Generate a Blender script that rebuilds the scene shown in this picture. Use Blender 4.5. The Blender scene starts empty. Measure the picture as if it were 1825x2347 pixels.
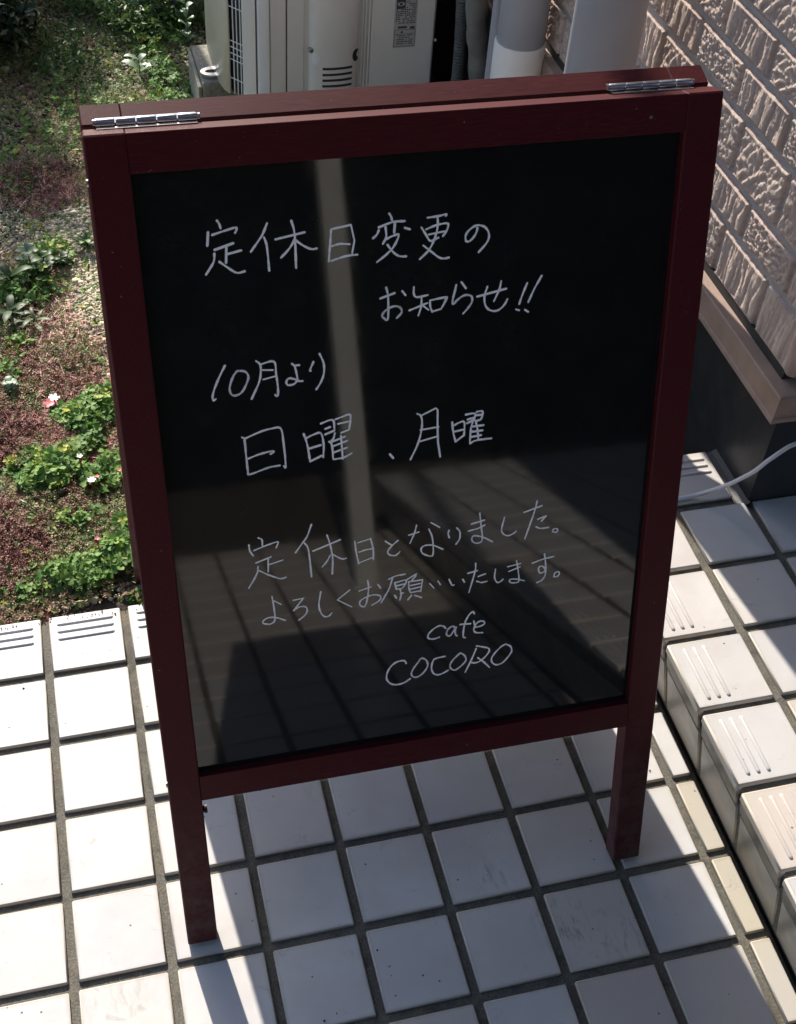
import bpy, math, random
import numpy as np
from mathutils import Vector, Matrix

# ------------------------------------------------------------------ units
S = 0.1            # one floor tile pitch = 0.1 m; all coordinates below are in tile pitches
random.seed(7)
rng = np.random.default_rng(11)
sc = bpy.context.scene
col = sc.collection

# ------------------------------------------------------------------ camera
cam_d = bpy.data.cameras.new('camera')
cam = bpy.data.objects.new('camera', cam_d)
col.objects.link(cam)
CAM_R = ((0.9702314, -0.2367022, 0.0512171), (-0.1356503, -0.7063513, -0.6947422), (0.2006243, 0.6671131, -0.7174329))
CAM_C = (1.09034, -10.87875, 12.65844)
R = Matrix(CAM_R)                       # rows: right, down, forward
rot = Matrix(((R[0][0], -R[1][0], -R[2][0]), (R[0][1], -R[1][1], -R[2][1]), (R[0][2], -R[1][2], -R[2][2])))
cam.matrix_world = Matrix.Translation(Vector(CAM_C) * S) @ rot.to_4x4()
cam_d.sensor_fit = 'VERTICAL'
cam_d.sensor_height = 24.0
cam_d.sensor_width = 24.0 * 1825 / 2347
cam_d.lens = 2881.393 / 2347 * 24.0
cam_d.shift_x = 0.019539
cam_d.shift_y = 0.003618
cam_d.clip_start = 0.02
cam_d.clip_end = 400
sc.camera = cam

# ------------------------------------------------------------------ sun and sky
EL = math.radians(32.5)
AZ = math.radians(6.8)                  # the sun stands behind the board, a little to the left
to_sun = Vector((-math.sin(AZ) * math.cos(EL), math.cos(AZ) * math.cos(EL), math.sin(EL)))
COT = 1 / math.tan(EL)
world = bpy.data.worlds.new('World')
sc.world = world
world.use_nodes = True
nt = world.node_tree
nt.nodes.clear()
wo = nt.nodes.new('ShaderNodeOutputWorld')
bg = nt.nodes.new('ShaderNodeBackground')
sky = nt.nodes.new('ShaderNodeTexSky')
sky.sky_type = 'NISHITA'
sky.sun_disc = False
sky.sun_elevation = EL
sky.sun_rotation = math.atan2(to_sun.x, to_sun.y)
sky.air_density = 1.0
sky.dust_density = 1.5
bg.inputs['Strength'].default_value = 0.10
nt.links.new(sky.outputs[0], bg.inputs[0])
nt.links.new(bg.outputs[0], wo.inputs[0])
sun_d = bpy.data.lights.new('sun', 'SUN')
sun_d.energy = 3.6
sun_d.angle = math.radians(0.53)
sun_d.color = (1.0, 0.93, 0.82)
sun = bpy.data.objects.new('sun', sun_d)
col.objects.link(sun)
sun.rotation_euler = to_sun.to_track_quat('Z', 'Y').to_euler()
sun.location = (0, 3, 6)
sc.view_settings.view_transform = 'Standard'
sc.view_settings.look = 'None'
sc.view_settings.exposure = 1.12
sc.view_settings.gamma = 1.0
sc.view_settings.use_curve_mapping = False
sc.cycles.max_bounces = 6
sc.cycles.diffuse_bounces = 3
sc.cycles.glossy_bounces = 3

# ------------------------------------------------------------------ materials
def new_mat(name):
    m = bpy.data.materials.new(name)
    m.use_nodes = True
    n = m.node_tree
    b = n.nodes['Principled BSDF']
    return m, n, b

def noise(n, scale, detail=4, rough=0.6, coord='Object', dist=0.0, stretch=None):
    tc = n.nodes.new('ShaderNodeTexCoord') if coord != 'World' else n.nodes.new('ShaderNodeNewGeometry')
    t = n.nodes.new('ShaderNodeTexNoise')
    t.inputs['Scale'].default_value = scale
    t.inputs['Detail'].default_value = detail
    t.inputs['Roughness'].default_value = rough
    t.inputs['Distortion'].default_value = dist
    src = tc.outputs['Position'] if coord == 'World' else tc.outputs[coord]
    if stretch:
        mp = n.nodes.new('ShaderNodeMapping')
        mp.inputs['Scale'].default_value = stretch
        n.links.new(src, mp.inputs['Vector'])
        src = mp.outputs[0]
    n.links.new(src, t.inputs['Vector'])
    return t.outputs['Fac']

def ramp(n, fac, stops):
    r = n.nodes.new('ShaderNodeValToRGB')
    e = r.color_ramp.elements
    while len(e) < len(stops):
        e.new(0.5)
    for k, (p, c) in enumerate(stops):
        e[k].position = p
        e[k].color = (c[0], c[1], c[2], 1) if not isinstance(c, (int, float)) else (c, c, c, 1)
    n.links.new(fac, r.inputs[0])
    return r.outputs[0]

def mix(n, fac, a, b, mode='MIX'):
    x = n.nodes.new('ShaderNodeMixRGB')
    x.blend_type = mode
    for s, v in ((0, fac), (1, a), (2, b)):
        if isinstance(v, (int, float)):
            x.inputs[s].default_value = v if s == 0 else (v, v, v, 1)
        elif isinstance(v, tuple):
            x.inputs[s].default_value = (v[0], v[1], v[2], 1)
        else:
            n.links.new(v, x.inputs[s])
    return x.outputs[0]

def bump(n, b, h, strength, dist):
    u = n.nodes.new('ShaderNodeBump')
    u.inputs['Strength'].default_value = strength
    u.inputs['Distance'].default_value = dist
    n.links.new(h, u.inputs['Height'])
    n.links.new(u.outputs[0], b.inputs['Normal'])
    return u

def simple(name, c, rough=0.5, var=0.15, scale=40, metal=0.0, bmp=0.0, bdist=0.0005, bscale=None, coord='World', spec=0.5):
    m, n, b = new_mat(name)
    f = noise(n, scale, coord=coord)
    lo = tuple(v * (1 - var) for v in c)
    hi = tuple(min(1, v * (1 + var)) for v in c)
    n.links.new(ramp(n, f, [(0.3, lo), (0.7, hi)]), b.inputs['Base Color'])
    b.inputs['Roughness'].default_value = rough
    b.inputs['Metallic'].default_value = metal
    b.inputs['Specular IOR Level'].default_value = spec
    if bmp:
        bump(n, b, noise(n, bscale or scale * 3, coord=coord), bmp, bdist)
    return m

SCUFFS = [(5.13, -5.42, .42, .8), (4.55, -4.72, .30, .6), (5.75, -5.70, .40, .6), (2.9, -3.2, .25, .35), (.4, -5.2, .5, .3)]
def tile_mat(name, base, warm, dirt=1.0, sides=True):
    m, n, b = new_mat(name)
    info = n.nodes.new('ShaderNodeObjectInfo')
    c = ramp(n, info.outputs['Random'], [(0.0, base), (0.35, tuple(v * 0.90 for v in base)), (0.65, tuple(v * 1.02 for v in base)), (1.0, tuple(v * .94 for v in warm))])
    cl = noise(n, 22, 5, 0.6, 'World')
    c = mix(n, ramp(n, cl, [(0.35, 0.0), (0.8, 0.55 * dirt)]), c, tuple(v * 0.86 for v in warm))
    # scuffs and smudges
    sm = noise(n, 34, 8, 0.72, 'World', 1.2, (1, 1.6, 1))
    c = mix(n, ramp(n, sm, [(0.60, 0.0), (0.74, 0.6 * dirt)]), c, (0.25, 0.23, 0.21))
    c = mix(n, ramp(n, noise(n, 9, 3, 0.5, 'World'), [(0.35, 0.0), (0.7, 0.42)]), c, (0.50, 0.47, 0.50))
    for (px_, py_, rad, st) in SCUFFS:
        gp = n.nodes.new('ShaderNodeNewGeometry')
        vd = n.nodes.new('ShaderNodeVectorMath'); vd.operation = 'DISTANCE'
        n.links.new(gp.outputs['Position'], vd.inputs[0]); vd.inputs[1].default_value = (px_*S, py_*S, 0)
        near_ = ramp(n, vd.outputs['Value'], [(rad*S*.3, 1.0), (rad*S, 0.0)])
        sk = noise(n, 70, 8, 0.8, 'World', 0.8, (1.5, .5, 1))
        c = mix(n, mix(n, 1.0, near_, ramp(n, sk, [(0.50, 0.0), (0.66, st)]), 'MULTIPLY'), c, (0.11, 0.10, 0.09))
    # small specks
    g = n.nodes.new('ShaderNodeNewGeometry')
    v = n.nodes.new('ShaderNodeTexVoronoi')
    v.inputs['Scale'].default_value = 62
    n.links.new(g.outputs['Position'], v.inputs['Vector'])
    spot = ramp(n, v.outputs['Distance'], [(0.05, 1.0), (0.085, 0.0)])
    sel = n.nodes.new('ShaderNodeSeparateColor')
    n.links.new(v.outputs['Color'], sel.inputs[0])
    sel2 = ramp(n, sel.outputs[0], [(0.68, 0.0), (0.72, 1.0)])
    c = mix(n, mix(n, 1.0, spot, sel2, 'MULTIPLY'), c, (0.10, 0.07, 0.06))
    # dirt gathered along the arris
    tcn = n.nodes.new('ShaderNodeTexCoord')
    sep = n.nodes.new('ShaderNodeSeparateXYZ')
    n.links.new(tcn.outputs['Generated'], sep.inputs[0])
    def edge(o):
        a = n.nodes.new('ShaderNodeMath'); a.operation = 'SUBTRACT'; a.inputs[1].default_value = 0.5
        n.links.new(o, a.inputs[0])
        k = n.nodes.new('ShaderNodeMath'); k.operation = 'ABSOLUTE'
        n.links.new(a.outputs[0], k.inputs[0])
        return k.outputs[0]
    mx = n.nodes.new('ShaderNodeMath'); mx.operation = 'MAXIMUM'
    n.links.new(edge(sep.outputs[0]), mx.inputs[0]); n.links.new(edge(sep.outputs[1]), mx.inputs[1])
    ad = n.nodes.new('ShaderNodeMath'); ad.operation = 'MULTIPLY_ADD'
    n.links.new(noise(n, 60, 4, 0.6, 'World'), ad.inputs[0]); ad.inputs[1].default_value = 0.05
    n.links.new(mx.outputs[0], ad.inputs[2])
    c = mix(n, ramp(n, ad.outputs[0], [(0.475, 0.0), (0.53, 0.55 * dirt)]), c, (0.42, 0.36, 0.27))
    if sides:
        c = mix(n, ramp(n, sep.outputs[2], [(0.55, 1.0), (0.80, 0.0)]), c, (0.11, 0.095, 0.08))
    n.links.new(c, b.inputs['Base Color'])
    n.links.new(ramp(n, noise(n, 45, 5, 0.6, 'World'), [(0.3, 0.30), (0.75, 0.50)]), b.inputs['Roughness'])
    bump(n, b, noise(n, 120, 3, 0.5, 'World'), 0.25, 0.0003)
    return m

M = {}
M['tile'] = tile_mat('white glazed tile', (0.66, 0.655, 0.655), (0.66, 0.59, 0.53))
M['tile_cream'] = tile_mat('cream aged tile', (0.56, 0.51, 0.41), (0.62, 0.57, 0.49), 1.6)
M['bull'] = tile_mat('white glazed nosing tile', (0.68, 0.67, 0.67), (0.66, 0.59, 0.53), 1.0, False)
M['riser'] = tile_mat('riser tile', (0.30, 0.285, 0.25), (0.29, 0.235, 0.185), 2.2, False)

def grout():
    m, n, b = new_mat('sandy grout')
    f = noise(n, 420, 4, 0.7, 'World')
    g = noise(n, 14, 4, 0.6, 'World')
    c = ramp(n, f, [(0.25, (0.07, 0.067, 0.058)), (0.5, (0.14, 0.133, 0.113)), (0.75, (0.26, 0.24, 0.195))])
    c = mix(n, ramp(n, g, [(0.5, 0.0), (0.8, 0.5)]), c, (0.27, 0.20, 0.12))
    c = mix(n, ramp(n, noise(n, 38, 5, 0.7, 'World', 0.5), [(0.48, 0.0), (0.68, 0.75)]), c, (0.055, 0.05, 0.045))
    n.links.new(c, b.inputs['Base Color'])
    b.inputs['Roughness'].default_value = 0.95
    bump(n, b, f, 0.9, 0.0012)
    return m
M['grout'] = grout()

def wood():
    m, n, b = new_mat('red stained wood')
    f = noise(n, 60, 6, 0.65, 'Object', 0.4, (14, 1.0, 14))
    g = noise(n, 9, 3, 0.5, 'Object')
    c = ramp(n, f, [(0.3, (0.044, 0.0052, 0.0078)), (0.55, (0.068, 0.0075, 0.0115)), (0.8, (0.112, 0.015, 0.020))])
    c = mix(n, ramp(n, g, [(0.35, 0.0), (0.7, 0.35)]), c, (0.065, 0.008, 0.010))
    # dusty grey fading up from the feet, with bounced light put into the colour
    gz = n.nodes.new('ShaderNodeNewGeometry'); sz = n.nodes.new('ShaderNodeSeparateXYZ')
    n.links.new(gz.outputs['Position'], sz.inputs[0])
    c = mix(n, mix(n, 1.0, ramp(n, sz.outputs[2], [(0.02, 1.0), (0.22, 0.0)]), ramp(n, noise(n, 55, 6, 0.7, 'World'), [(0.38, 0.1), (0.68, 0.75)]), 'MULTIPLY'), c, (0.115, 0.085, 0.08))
    # dusty film and small pale knocks
    c = mix(n, ramp(n, noise(n, 30, 8, 0.75, 'Object', 0.6), [(0.62, 0.0), (0.80, 0.16)]), c, (0.16, 0.10, 0.09))
    kn = noise(n, 170, 3, 0.6, 'Object')
    c = mix(n, ramp(n, kn, [(0.715, 0.0), (0.74, 0.7)]), c, (0.30, 0.20, 0.17))
    b.inputs['Specular IOR Level'].default_value = 0.14
    n.links.new(c, b.inputs['Base Color'])
    n.links.new(ramp(n, f, [(0.2, 0.42), (0.8, 0.55)]), b.inputs['Roughness'])
    bump(n, b, f, 0.35, 0.0003)
    return m
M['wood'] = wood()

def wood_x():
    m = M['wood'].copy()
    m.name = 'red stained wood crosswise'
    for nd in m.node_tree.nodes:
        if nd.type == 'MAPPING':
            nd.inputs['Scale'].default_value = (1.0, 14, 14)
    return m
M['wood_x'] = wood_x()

def panel():
    m, n, b = new_mat('glossy blackboard')
    f = noise(n, 30, 5, 0.6, 'World')
    n.links.new(ramp(n, f, [(0.3, (0.010, 0.010, 0.011)), (0.8, (0.015, 0.015, 0.016))]), b.inputs['Base Color'])
    wipe = noise(n, 26, 6, 0.7, 'World', 1.5, (1, 1, .35))
    rg = mix(n, ramp(n, wipe, [(0.45, 0.0), (0.75, 1.0)]), 0.036, 0.070)
    n.links.new(rg, b.inputs['Roughness'])
    b.inputs['IOR'].default_value = 1.49
    return m
M['panel'] = panel()
def marker():
    m, n, b = new_mat('pale marker ink')
    f = noise(n, 260, 5, 0.75, 'World'); g = noise(n, 24, 2, 0.5, 'World')
    c = ramp(n, f, [(0.28, (0.62, 0.63, 0.72)), (0.42, (0.94, 0.94, 0.97)), (0.8, (0.97, 0.97, 0.98))])
    c = mix(n, ramp(n, g, [(0.4, 0.0), (0.7, 0.35)]), c, (0.74, 0.75, 0.84))
    n.links.new(c, b.inputs['Base Color']); b.inputs['Roughness'].default_value = 0.7
    return m
M['marker'] = marker()
M['chrome'] = simple('worn steel', (0.50, 0.51, 0.54), 0.34, 0.15, 200, metal=1.0)
M['bronze'] = simple('dark screw metal', (0.03, 0.022, 0.02), 0.5, 0.2, 200)
M['ac'] = simple('beige powder coat', (0.80, 0.775, 0.72), 0.42, 0.05, 9, bmp=0.15, bscale=900)
M['ac_light'] = simple('light plastic corner', (0.84, 0.85, 0.86), 0.4, 0.04, 9)
M['ac_dark'] = simple('dark grille recess', (0.03, 0.03, 0.03), 0.6, 0.2, 40)
M['ac_seam'] = simple('rusty seam line', (0.16, 0.09, 0.06), 0.8, 0.5, 90)
M['sticker'] = simple('faded sticker', (0.50, 0.49, 0.46), 0.5, 0.06, 60)
M['ink'] = simple('faded print', (0.05, 0.05, 0.07), 0.6, 0.3, 200)
M['pvc'] = simple('grey white pvc', (0.38, 0.38, 0.42), 0.38, 0.05, 8, bmp=0.1, bscale=300)
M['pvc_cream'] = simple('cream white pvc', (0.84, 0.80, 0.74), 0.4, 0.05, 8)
M['tape'] = simple('wrapping tape', (0.20, 0.19, 0.17), 0.7, 0.25, 30, bmp=0.5, bscale=60, bdist=0.002)
M['hose'] = simple('corrugated hose plastic', (0.10, 0.10, 0.09), 0.6, 0.2, 50)
M['cable'] = simple('white cable sheath', (0.62, 0.62, 0.68), 0.5, 0.08, 50)
M['string'] = simple('twisted steel wire', (0.7, 0.66, 0.55), 0.35, 0.3, 600, metal=0.3)
M['joint'] = simple('grey sealant joint', (0.38, 0.35, 0.345), 0.85, 0.08, 60, bmp=0.2, bscale=400)
M['post'] = simple('beige post paint', (0.47, 0.465, 0.44), 0.5, 0.08, 15)
M['soffit'] = simple('brown soffit boards', (0.10, 0.085, 0.07), 0.7, 0.15, 15)
M['bark'] = simple('bark', (0.12, 0.09, 0.06), 0.9, 0.35, 60, bmp=0.8, bscale=90, bdist=0.004)
M['house_side'] = simple('plain rendered wall', (0.40, 0.34, 0.31), 0.85, 0.1, 30, bmp=0.5, bscale=120)
M['roofing'] = simple('dark roofing', (0.08, 0.08, 0.09), 0.7, 0.2, 20)

def plinth():
    m, n, b = new_mat('black painted plinth')
    f = noise(n, 16, 6, 0.7, 'World', 0.8)
    c = ramp(n, f, [(0.45, (0.020, 0.021, 0.024)), (0.62, (0.032, 0.032, 0.034)), (0.78, (0.085, 0.065, 0.05))])
    n.links.new(c, b.inputs['Base Color'])
    b.inputs['Roughness'].default_value = 0.38
    bump(n, b, noise(n, 70, 5, 0.6, 'World'), 0.35, 0.001)
    return m
M['plinth'] = plinth()

def concrete():
    m, n, b = new_mat('weathered concrete block')
    f = noise(n, 130, 6, 0.75, 'World')
    g = noise(n, 18, 4, 0.6, 'World')
    c = ramp(n, f, [(0.3, (0.16, 0.15, 0.13)), (0.55, (0.33, 0.31, 0.26)), (0.75, (0.52, 0.49, 0.40))])
    c = mix(n, ramp(n, g, [(0.45, 0.0), (0.75, 0.6)]), c, (0.13, 0.12, 0.10))
    n.links.new(c, b.inputs['Base Color'])
    b.inputs['Roughness'].default_value = 0.95
    bump(n, b, f, 0.7, 0.001)
    return m
M['concrete'] = concrete()

def ledge():
    m, n, b = new_mat('peach metal drip edge')
    f = noise(n, 30, 5, 0.6, 'World')
    c = ramp(n, f, [(0.3, (0.27, 0.185, 0.145)), (0.7, (0.36, 0.25, 0.20))])
    c = mix(n, ramp(n, noise(n, 60, 6, 0.7, 'World', 0.5, (1, .3, 1)), [(0.62, 0.0), (0.8, 0.5)]), c, (0.22, 0.18, 0.17))
    n.links.new(c, b.inputs['Base Color'])
    b.inputs['Roughness'].default_value = 0.55
    bump(n, b, f, 0.15, 0.0006)
    return m
M['ledge'] = ledge()

def brick_mat():
    m, n, b = new_mat('pinkish textured siding brick')
    info = n.nodes.new('ShaderNodeObjectInfo')
    f = noise(n, 60, 5, 0.65, 'World')
    c = ramp(n, f, [(0.3, (0.52, 0.40, 0.34)), (0.55, (0.66, 0.52, 0.44)), (0.8, (0.74, 0.61, 0.52))])
    c = mix(n, 0.35, c, ramp(n, info.outputs['Random'], [(0, (0.50, 0.39, 0.34)), (1, (0.66, 0.54, 0.47))]))
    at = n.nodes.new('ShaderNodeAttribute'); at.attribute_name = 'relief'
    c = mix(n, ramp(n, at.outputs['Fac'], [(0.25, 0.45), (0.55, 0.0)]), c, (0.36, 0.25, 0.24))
    n.links.new(c, b.inputs['Base Color'])
    b.inputs['Roughness'].default_value = 1.0
    b.inputs['Specular IOR Level'].default_value = 0.12
    bump(n, b, noise(n, 420, 6, 0.75, 'World'), 1.0, 0.0016)
    return m
M['brick'] = brick_mat()

def tinted(name, stops, rough=0.55, spec=0.4, trans=0.0):
    """Colour varies from leaf to leaf (or stone to stone) through a per-piece random attribute."""
    m, n, b = new_mat(name)
    at = n.nodes.new('ShaderNodeAttribute'); at.attribute_name = 'tint'
    c = ramp(n, at.outputs['Fac'], stops)
    n.links.new(c, b.inputs['Base Color'])
    b.inputs['Roughness'].default_value = rough
    b.inputs['Specular IOR Level'].default_value = spec
    if trans:
        tr = n.nodes.new('ShaderNodeBsdfTranslucent')
        n.links.new(c, tr.inputs['Color'])
        ms = n.nodes.new('ShaderNodeMixShader')
        ms.inputs[0].default_value = trans
        out = n.nodes['Material Output']
        n.links.new(b.outputs[0], ms.inputs[1]); n.links.new(tr.outputs[0], ms.inputs[2])
        n.links.new(ms.outputs[0], out.inputs['Surface'])
    return m
M['gravel'] = tinted('mixed gravel', [(0, (0.13, 0.11, 0.10)), (0.3, (0.28, 0.25, 0.20)), (0.65, (0.52, 0.46, 0.31)), (1, (0.68, 0.62, 0.46))], 0.85)
M['clover'] = tinted('clover leaf', [(0, (0.06, 0.14, 0.04)), (0.5, (0.16, 0.30, 0.08)), (0.85, (0.27, 0.42, 0.10)), (1, (0.48, 0.48, 0.08))], 0.55, 0.25, 0.35)
M['sedum'] = tinted('red stonecrop', [(0, (0.10, 0.05, 0.04)), (0.28, (0.30, 0.13, 0.11)), (0.48, (0.44, 0.28, 0.21)), (0.62, (0.17, 0.21, 0.08)), (0.85, (0.28, 0.31, 0.12)), (1, (0.52, 0.45, 0.29))], 0.6, 0.3, 0.15)
M['redstem'] = tinted('red runner stem', [(0, (0.34, 0.06, 0.07)), (0.6, (0.55, 0.16, 0.16)), (1, (0.68, 0.36, 0.28))], 0.5, 0.4, 0.1)
M['weed'] = tinted('weed leaf', [(0, (0.03, 0.07, 0.03)), (0.5, (0.07, 0.14, 0.04)), (1, (0.15, 0.24, 0.06))], 0.5, 0.4, 0.3)
M['pale'] = tinted('pale green leaf', [(0, (0.10, 0.18, 0.10)), (0.6, (0.19, 0.30, 0.18)), (1, (0.30, 0.42, 0.25))], 0.45, 0.5, 0.2)
M['dark_leaf'] = tinted('dark shrub leaf', [(0, (0.015, 0.03, 0.012)), (0.6, (0.03, 0.06, 0.02)), (1, (0.07, 0.10, 0.03))], 0.4, 0.5, 0.2)
M['litter'] = tinted('dry litter', [(0, (0.10, 0.06, 0.035)), (0.5, (0.26, 0.16, 0.09)), (1, (0.48, 0.36, 0.22))], 0.8, 0.2)
M['crumb'] = tinted('soil crumb', [(0, (0.03, 0.022, 0.018)), (1, (0.12, 0.075, 0.05))], 0.9, 0.2)
M['hedge_leaf'] = tinted('dark conifer foliage', [(0, (0.004, 0.006, 0.003)), (1, (0.014, 0.018, 0.008))], 1.0, 0.0)
M['petal'] = simple('white petal', (0.85, 0.82, 0.84), 0.5, 0.05, 60)
M['pink'] = simple('red pink petal', (0.60, 0.09, 0.12), 0.5, 0.2, 60)
M['soil'] = None
def soil():
    m, n, b = new_mat('dark soil')
    f = noise(n, 150, 6, 0.75, 'World')
    n.links.new(ramp(n, f, [(0.3, (0.035, 0.028, 0.02)), (0.6, (0.09, 0.07, 0.05)), (0.8, (0.20, 0.16, 0.11))]), b.inputs['Base Color'])
    b.inputs['Roughness'].default_value = 0.95
    bump(n, b, f, 0.9, 0.004)
    return m
M['soil'] = soil()

# ------------------------------------------------------------------ mesh helpers
def link(o, parent=None):
    col.objects.link(o)
    if parent is not None:
        o.parent = parent
    return o

def tag(o, label=None, cat=None, group=None, kind=None):
    if label: o['label'] = label
    if cat: o['category'] = cat
    if group: o['group'] = group
    if kind: o['kind'] = kind
    return o

def empty(name, loc=(0, 0, 0), rz=0):
    o = bpy.data.objects.new(name, None)
    o.empty_display_size = 0.05
    o.location = Vector(loc) * S
    o.rotation_euler = (0, 0, rz)
    return link(o)

class MB:
    """collects shapes (in tile pitches) and links them as one mesh object"""
    def __init__(self):
        self.v = []; self.f = []
    def add(self, verts, faces):
        k = len(self.v)
        self.v += [tuple(p) for p in verts]
        self.f += [tuple(i + k for i in q) for q in faces]
        return self
    def box(self, a, b, fr=None, c=0.0):
        """box from corner a to corner b, edges of all sides cut back by c; fr: optional frame (origin, ex, ey, ez)"""
        (x0, y0, z0), (x1, y1, z1) = a, b
        if c <= 0:
            P = [(x0,y0,z0),(x1,y0,z0),(x1,y1,z0),(x0,y1,z0),(x0,y0,z1),(x1,y0,z1),(x1,y1,z1),(x0,y1,z1)]
            F = [(0,3,2,1),(4,5,6,7),(0,1,5,4),(1,2,6,5),(2,3,7,6),(3,0,4,7)]
        else:
            P = []; idx = {}
            for i, X in enumerate((x0, x1)):
                for j, Y in enumerate((y0, y1)):
                    for k, Z in enumerate((z0, z1)):
                        sx, sy, sz = (1, -1)[i], (1, -1)[j], (1, -1)[k]
                        idx[i,j,k,0] = len(P); P.append((X, Y + sy*c, Z + sz*c))
                        idx[i,j,k,1] = len(P); P.append((X + sx*c, Y, Z + sz*c))
                        idx[i,j,k,2] = len(P); P.append((X + sx*c, Y + sy*c, Z))
            F = []
            q = lambda *t: F.append(tuple(idx[s] for s in t))
            q((0,0,0,0),(0,0,1,0),(0,1,1,0),(0,1,0,0)); q((1,0,0,0),(1,1,0,0),(1,1,1,0),(1,0,1,0))
            q((0,0,0,1),(1,0,0,1),(1,0,1,1),(0,0,1,1)); q((0,1,0,1),(0,1,1,1),(1,1,1,1),(1,1,0,1))
            q((0,0,0,2),(0,1,0,2),(1,1,0,2),(1,0,0,2)); q((0,0,1,2),(1,0,1,2),(1,1,1,2),(0,1,1,2))
            for i in (0,1):
                for j in (0,1):
                    q((i,j,0,0),(i,j,1,0),(i,j,1,1),(i,j,0,1))
                    q((i,0,j,0),(i,1,j,0),(i,1,j,2),(i,0,j,2))
                    q((0,i,j,1),(1,i,j,1),(1,i,j,2),(0,i,j,2))
                    for k in (0,1):
                        q((i,j,k,0),(i,j,k,1),(i,j,k,2))
        if fr:
            o, ex, ey, ez = fr
            P = [tuple(o + ex*p[0] + ey*p[1] + ez*p[2]) for p in P]
        return self.add(P, F)
    def tube(self, pts, r, n=10, cap=True, rf=None):
        pts = [Vector(p) for p in pts]
        rings = []
        up = None
        for i, p in enumerate(pts):
            t = (pts[min(i+1, len(pts)-1)] - pts[max(i-1, 0)]).normalized()
            if up is None:
                up = Vector((0, 0, 1)) if abs(t.z) < 0.9 else Vector((1, 0, 0))
            a = t.cross(up).normalized(); b2 = a.cross(t).normalized(); up = b2
            rr = rf(i / (len(pts) - 1)) if rf else r
            rings.append([p + a * (math.cos(2*math.pi*k/n) * rr) + b2 * (math.sin(2*math.pi*k/n) * rr) for k in range(n)])
        V = [q for rg in rings for q in rg]
        F = [(i*n + k, i*n + (k+1) % n, (i+1)*n + (k+1) % n, (i+1)*n + k) for i in range(len(pts)-1) for k in range(n)]
        if cap:
            F.append(tuple(range(n))[::-1]); F.append(tuple((len(pts)-1)*n + k for k in range(n)))
        return self.add(V, F)
    def prism(self, prof, axis, a, b):
        """prof: list of 2-D points; extruded along axis 0/1/2 from a to b"""
        n = len(prof)
        def mk(p, t):
            return [(t, p[0], p[1]), (p[0], t, p[1]), (p[0], p[1], t)][axis]
        V = [mk(p, a) for p in prof] + [mk(p, b) for p in prof]
        F = [(i, (i+1) % n, n + (i+1) % n, n + i) for i in range(n)] + [tuple(range(n))[::-1], tuple(range(n, 2*n))]
        return self.add(V, F)
    def mesh(self, name, mat, smooth=False, origin=(0, 0, 0)):
        me = bpy.data.meshes.new(name)
        o = Vector(origin)
        me.from_pydata([tuple((Vector(p) - o) * S) for p in self.v], [], self.f)
        import bmesh
        bm = bmesh.new(); bm.from_mesh(me)
        bmesh.ops.recalc_face_normals(bm, faces=bm.faces)
        bm.to_mesh(me); bm.free()
        if smooth:
            me.shade_smooth()
            if smooth != 'all':
                me.set_sharp_from_angle(angle=math.radians(42))
        me.materials.append(mat)
        me.update()
        return me
    def build(self, name, mat, parent=None, smooth=False, origin=(0, 0, 0)):
        o = bpy.data.objects.new(name, self.mesh(name, mat, smooth, origin))
        o.location = Vector(origin) * S
        return link(o, parent)

def big_mesh(name, V, F3, tint, mat, parent=None, attr='tint', F4=None):
    """fast mesh from numpy arrays (triangles), V in tile pitches"""
    me = bpy.data.meshes.new(name)
    me.vertices.add(len(V)); me.vertices.foreach_set('co', (V * S).astype(np.float32).ravel())
    k = F3.shape[1]
    me.loops.add(F3.size); me.loops.foreach_set('vertex_index', F3.astype(np.int32).ravel())
    me.polygons.add(len(F3))
    me.polygons.foreach_set('loop_start', np.arange(0, F3.size, k, dtype=np.int32))
    me.polygons.foreach_set('loop_total', np.full(len(F3), k, dtype=np.int32))
    a = me.attributes.new(attr, 'FLOAT', 'POINT'); a.data.foreach_set('value', tint.astype(np.float32))
    me.update(calc_edges=True); me.validate()
    me.materials.append(mat)
    o = bpy.data.objects.new(name, me)
    return link(o, parent)

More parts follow.
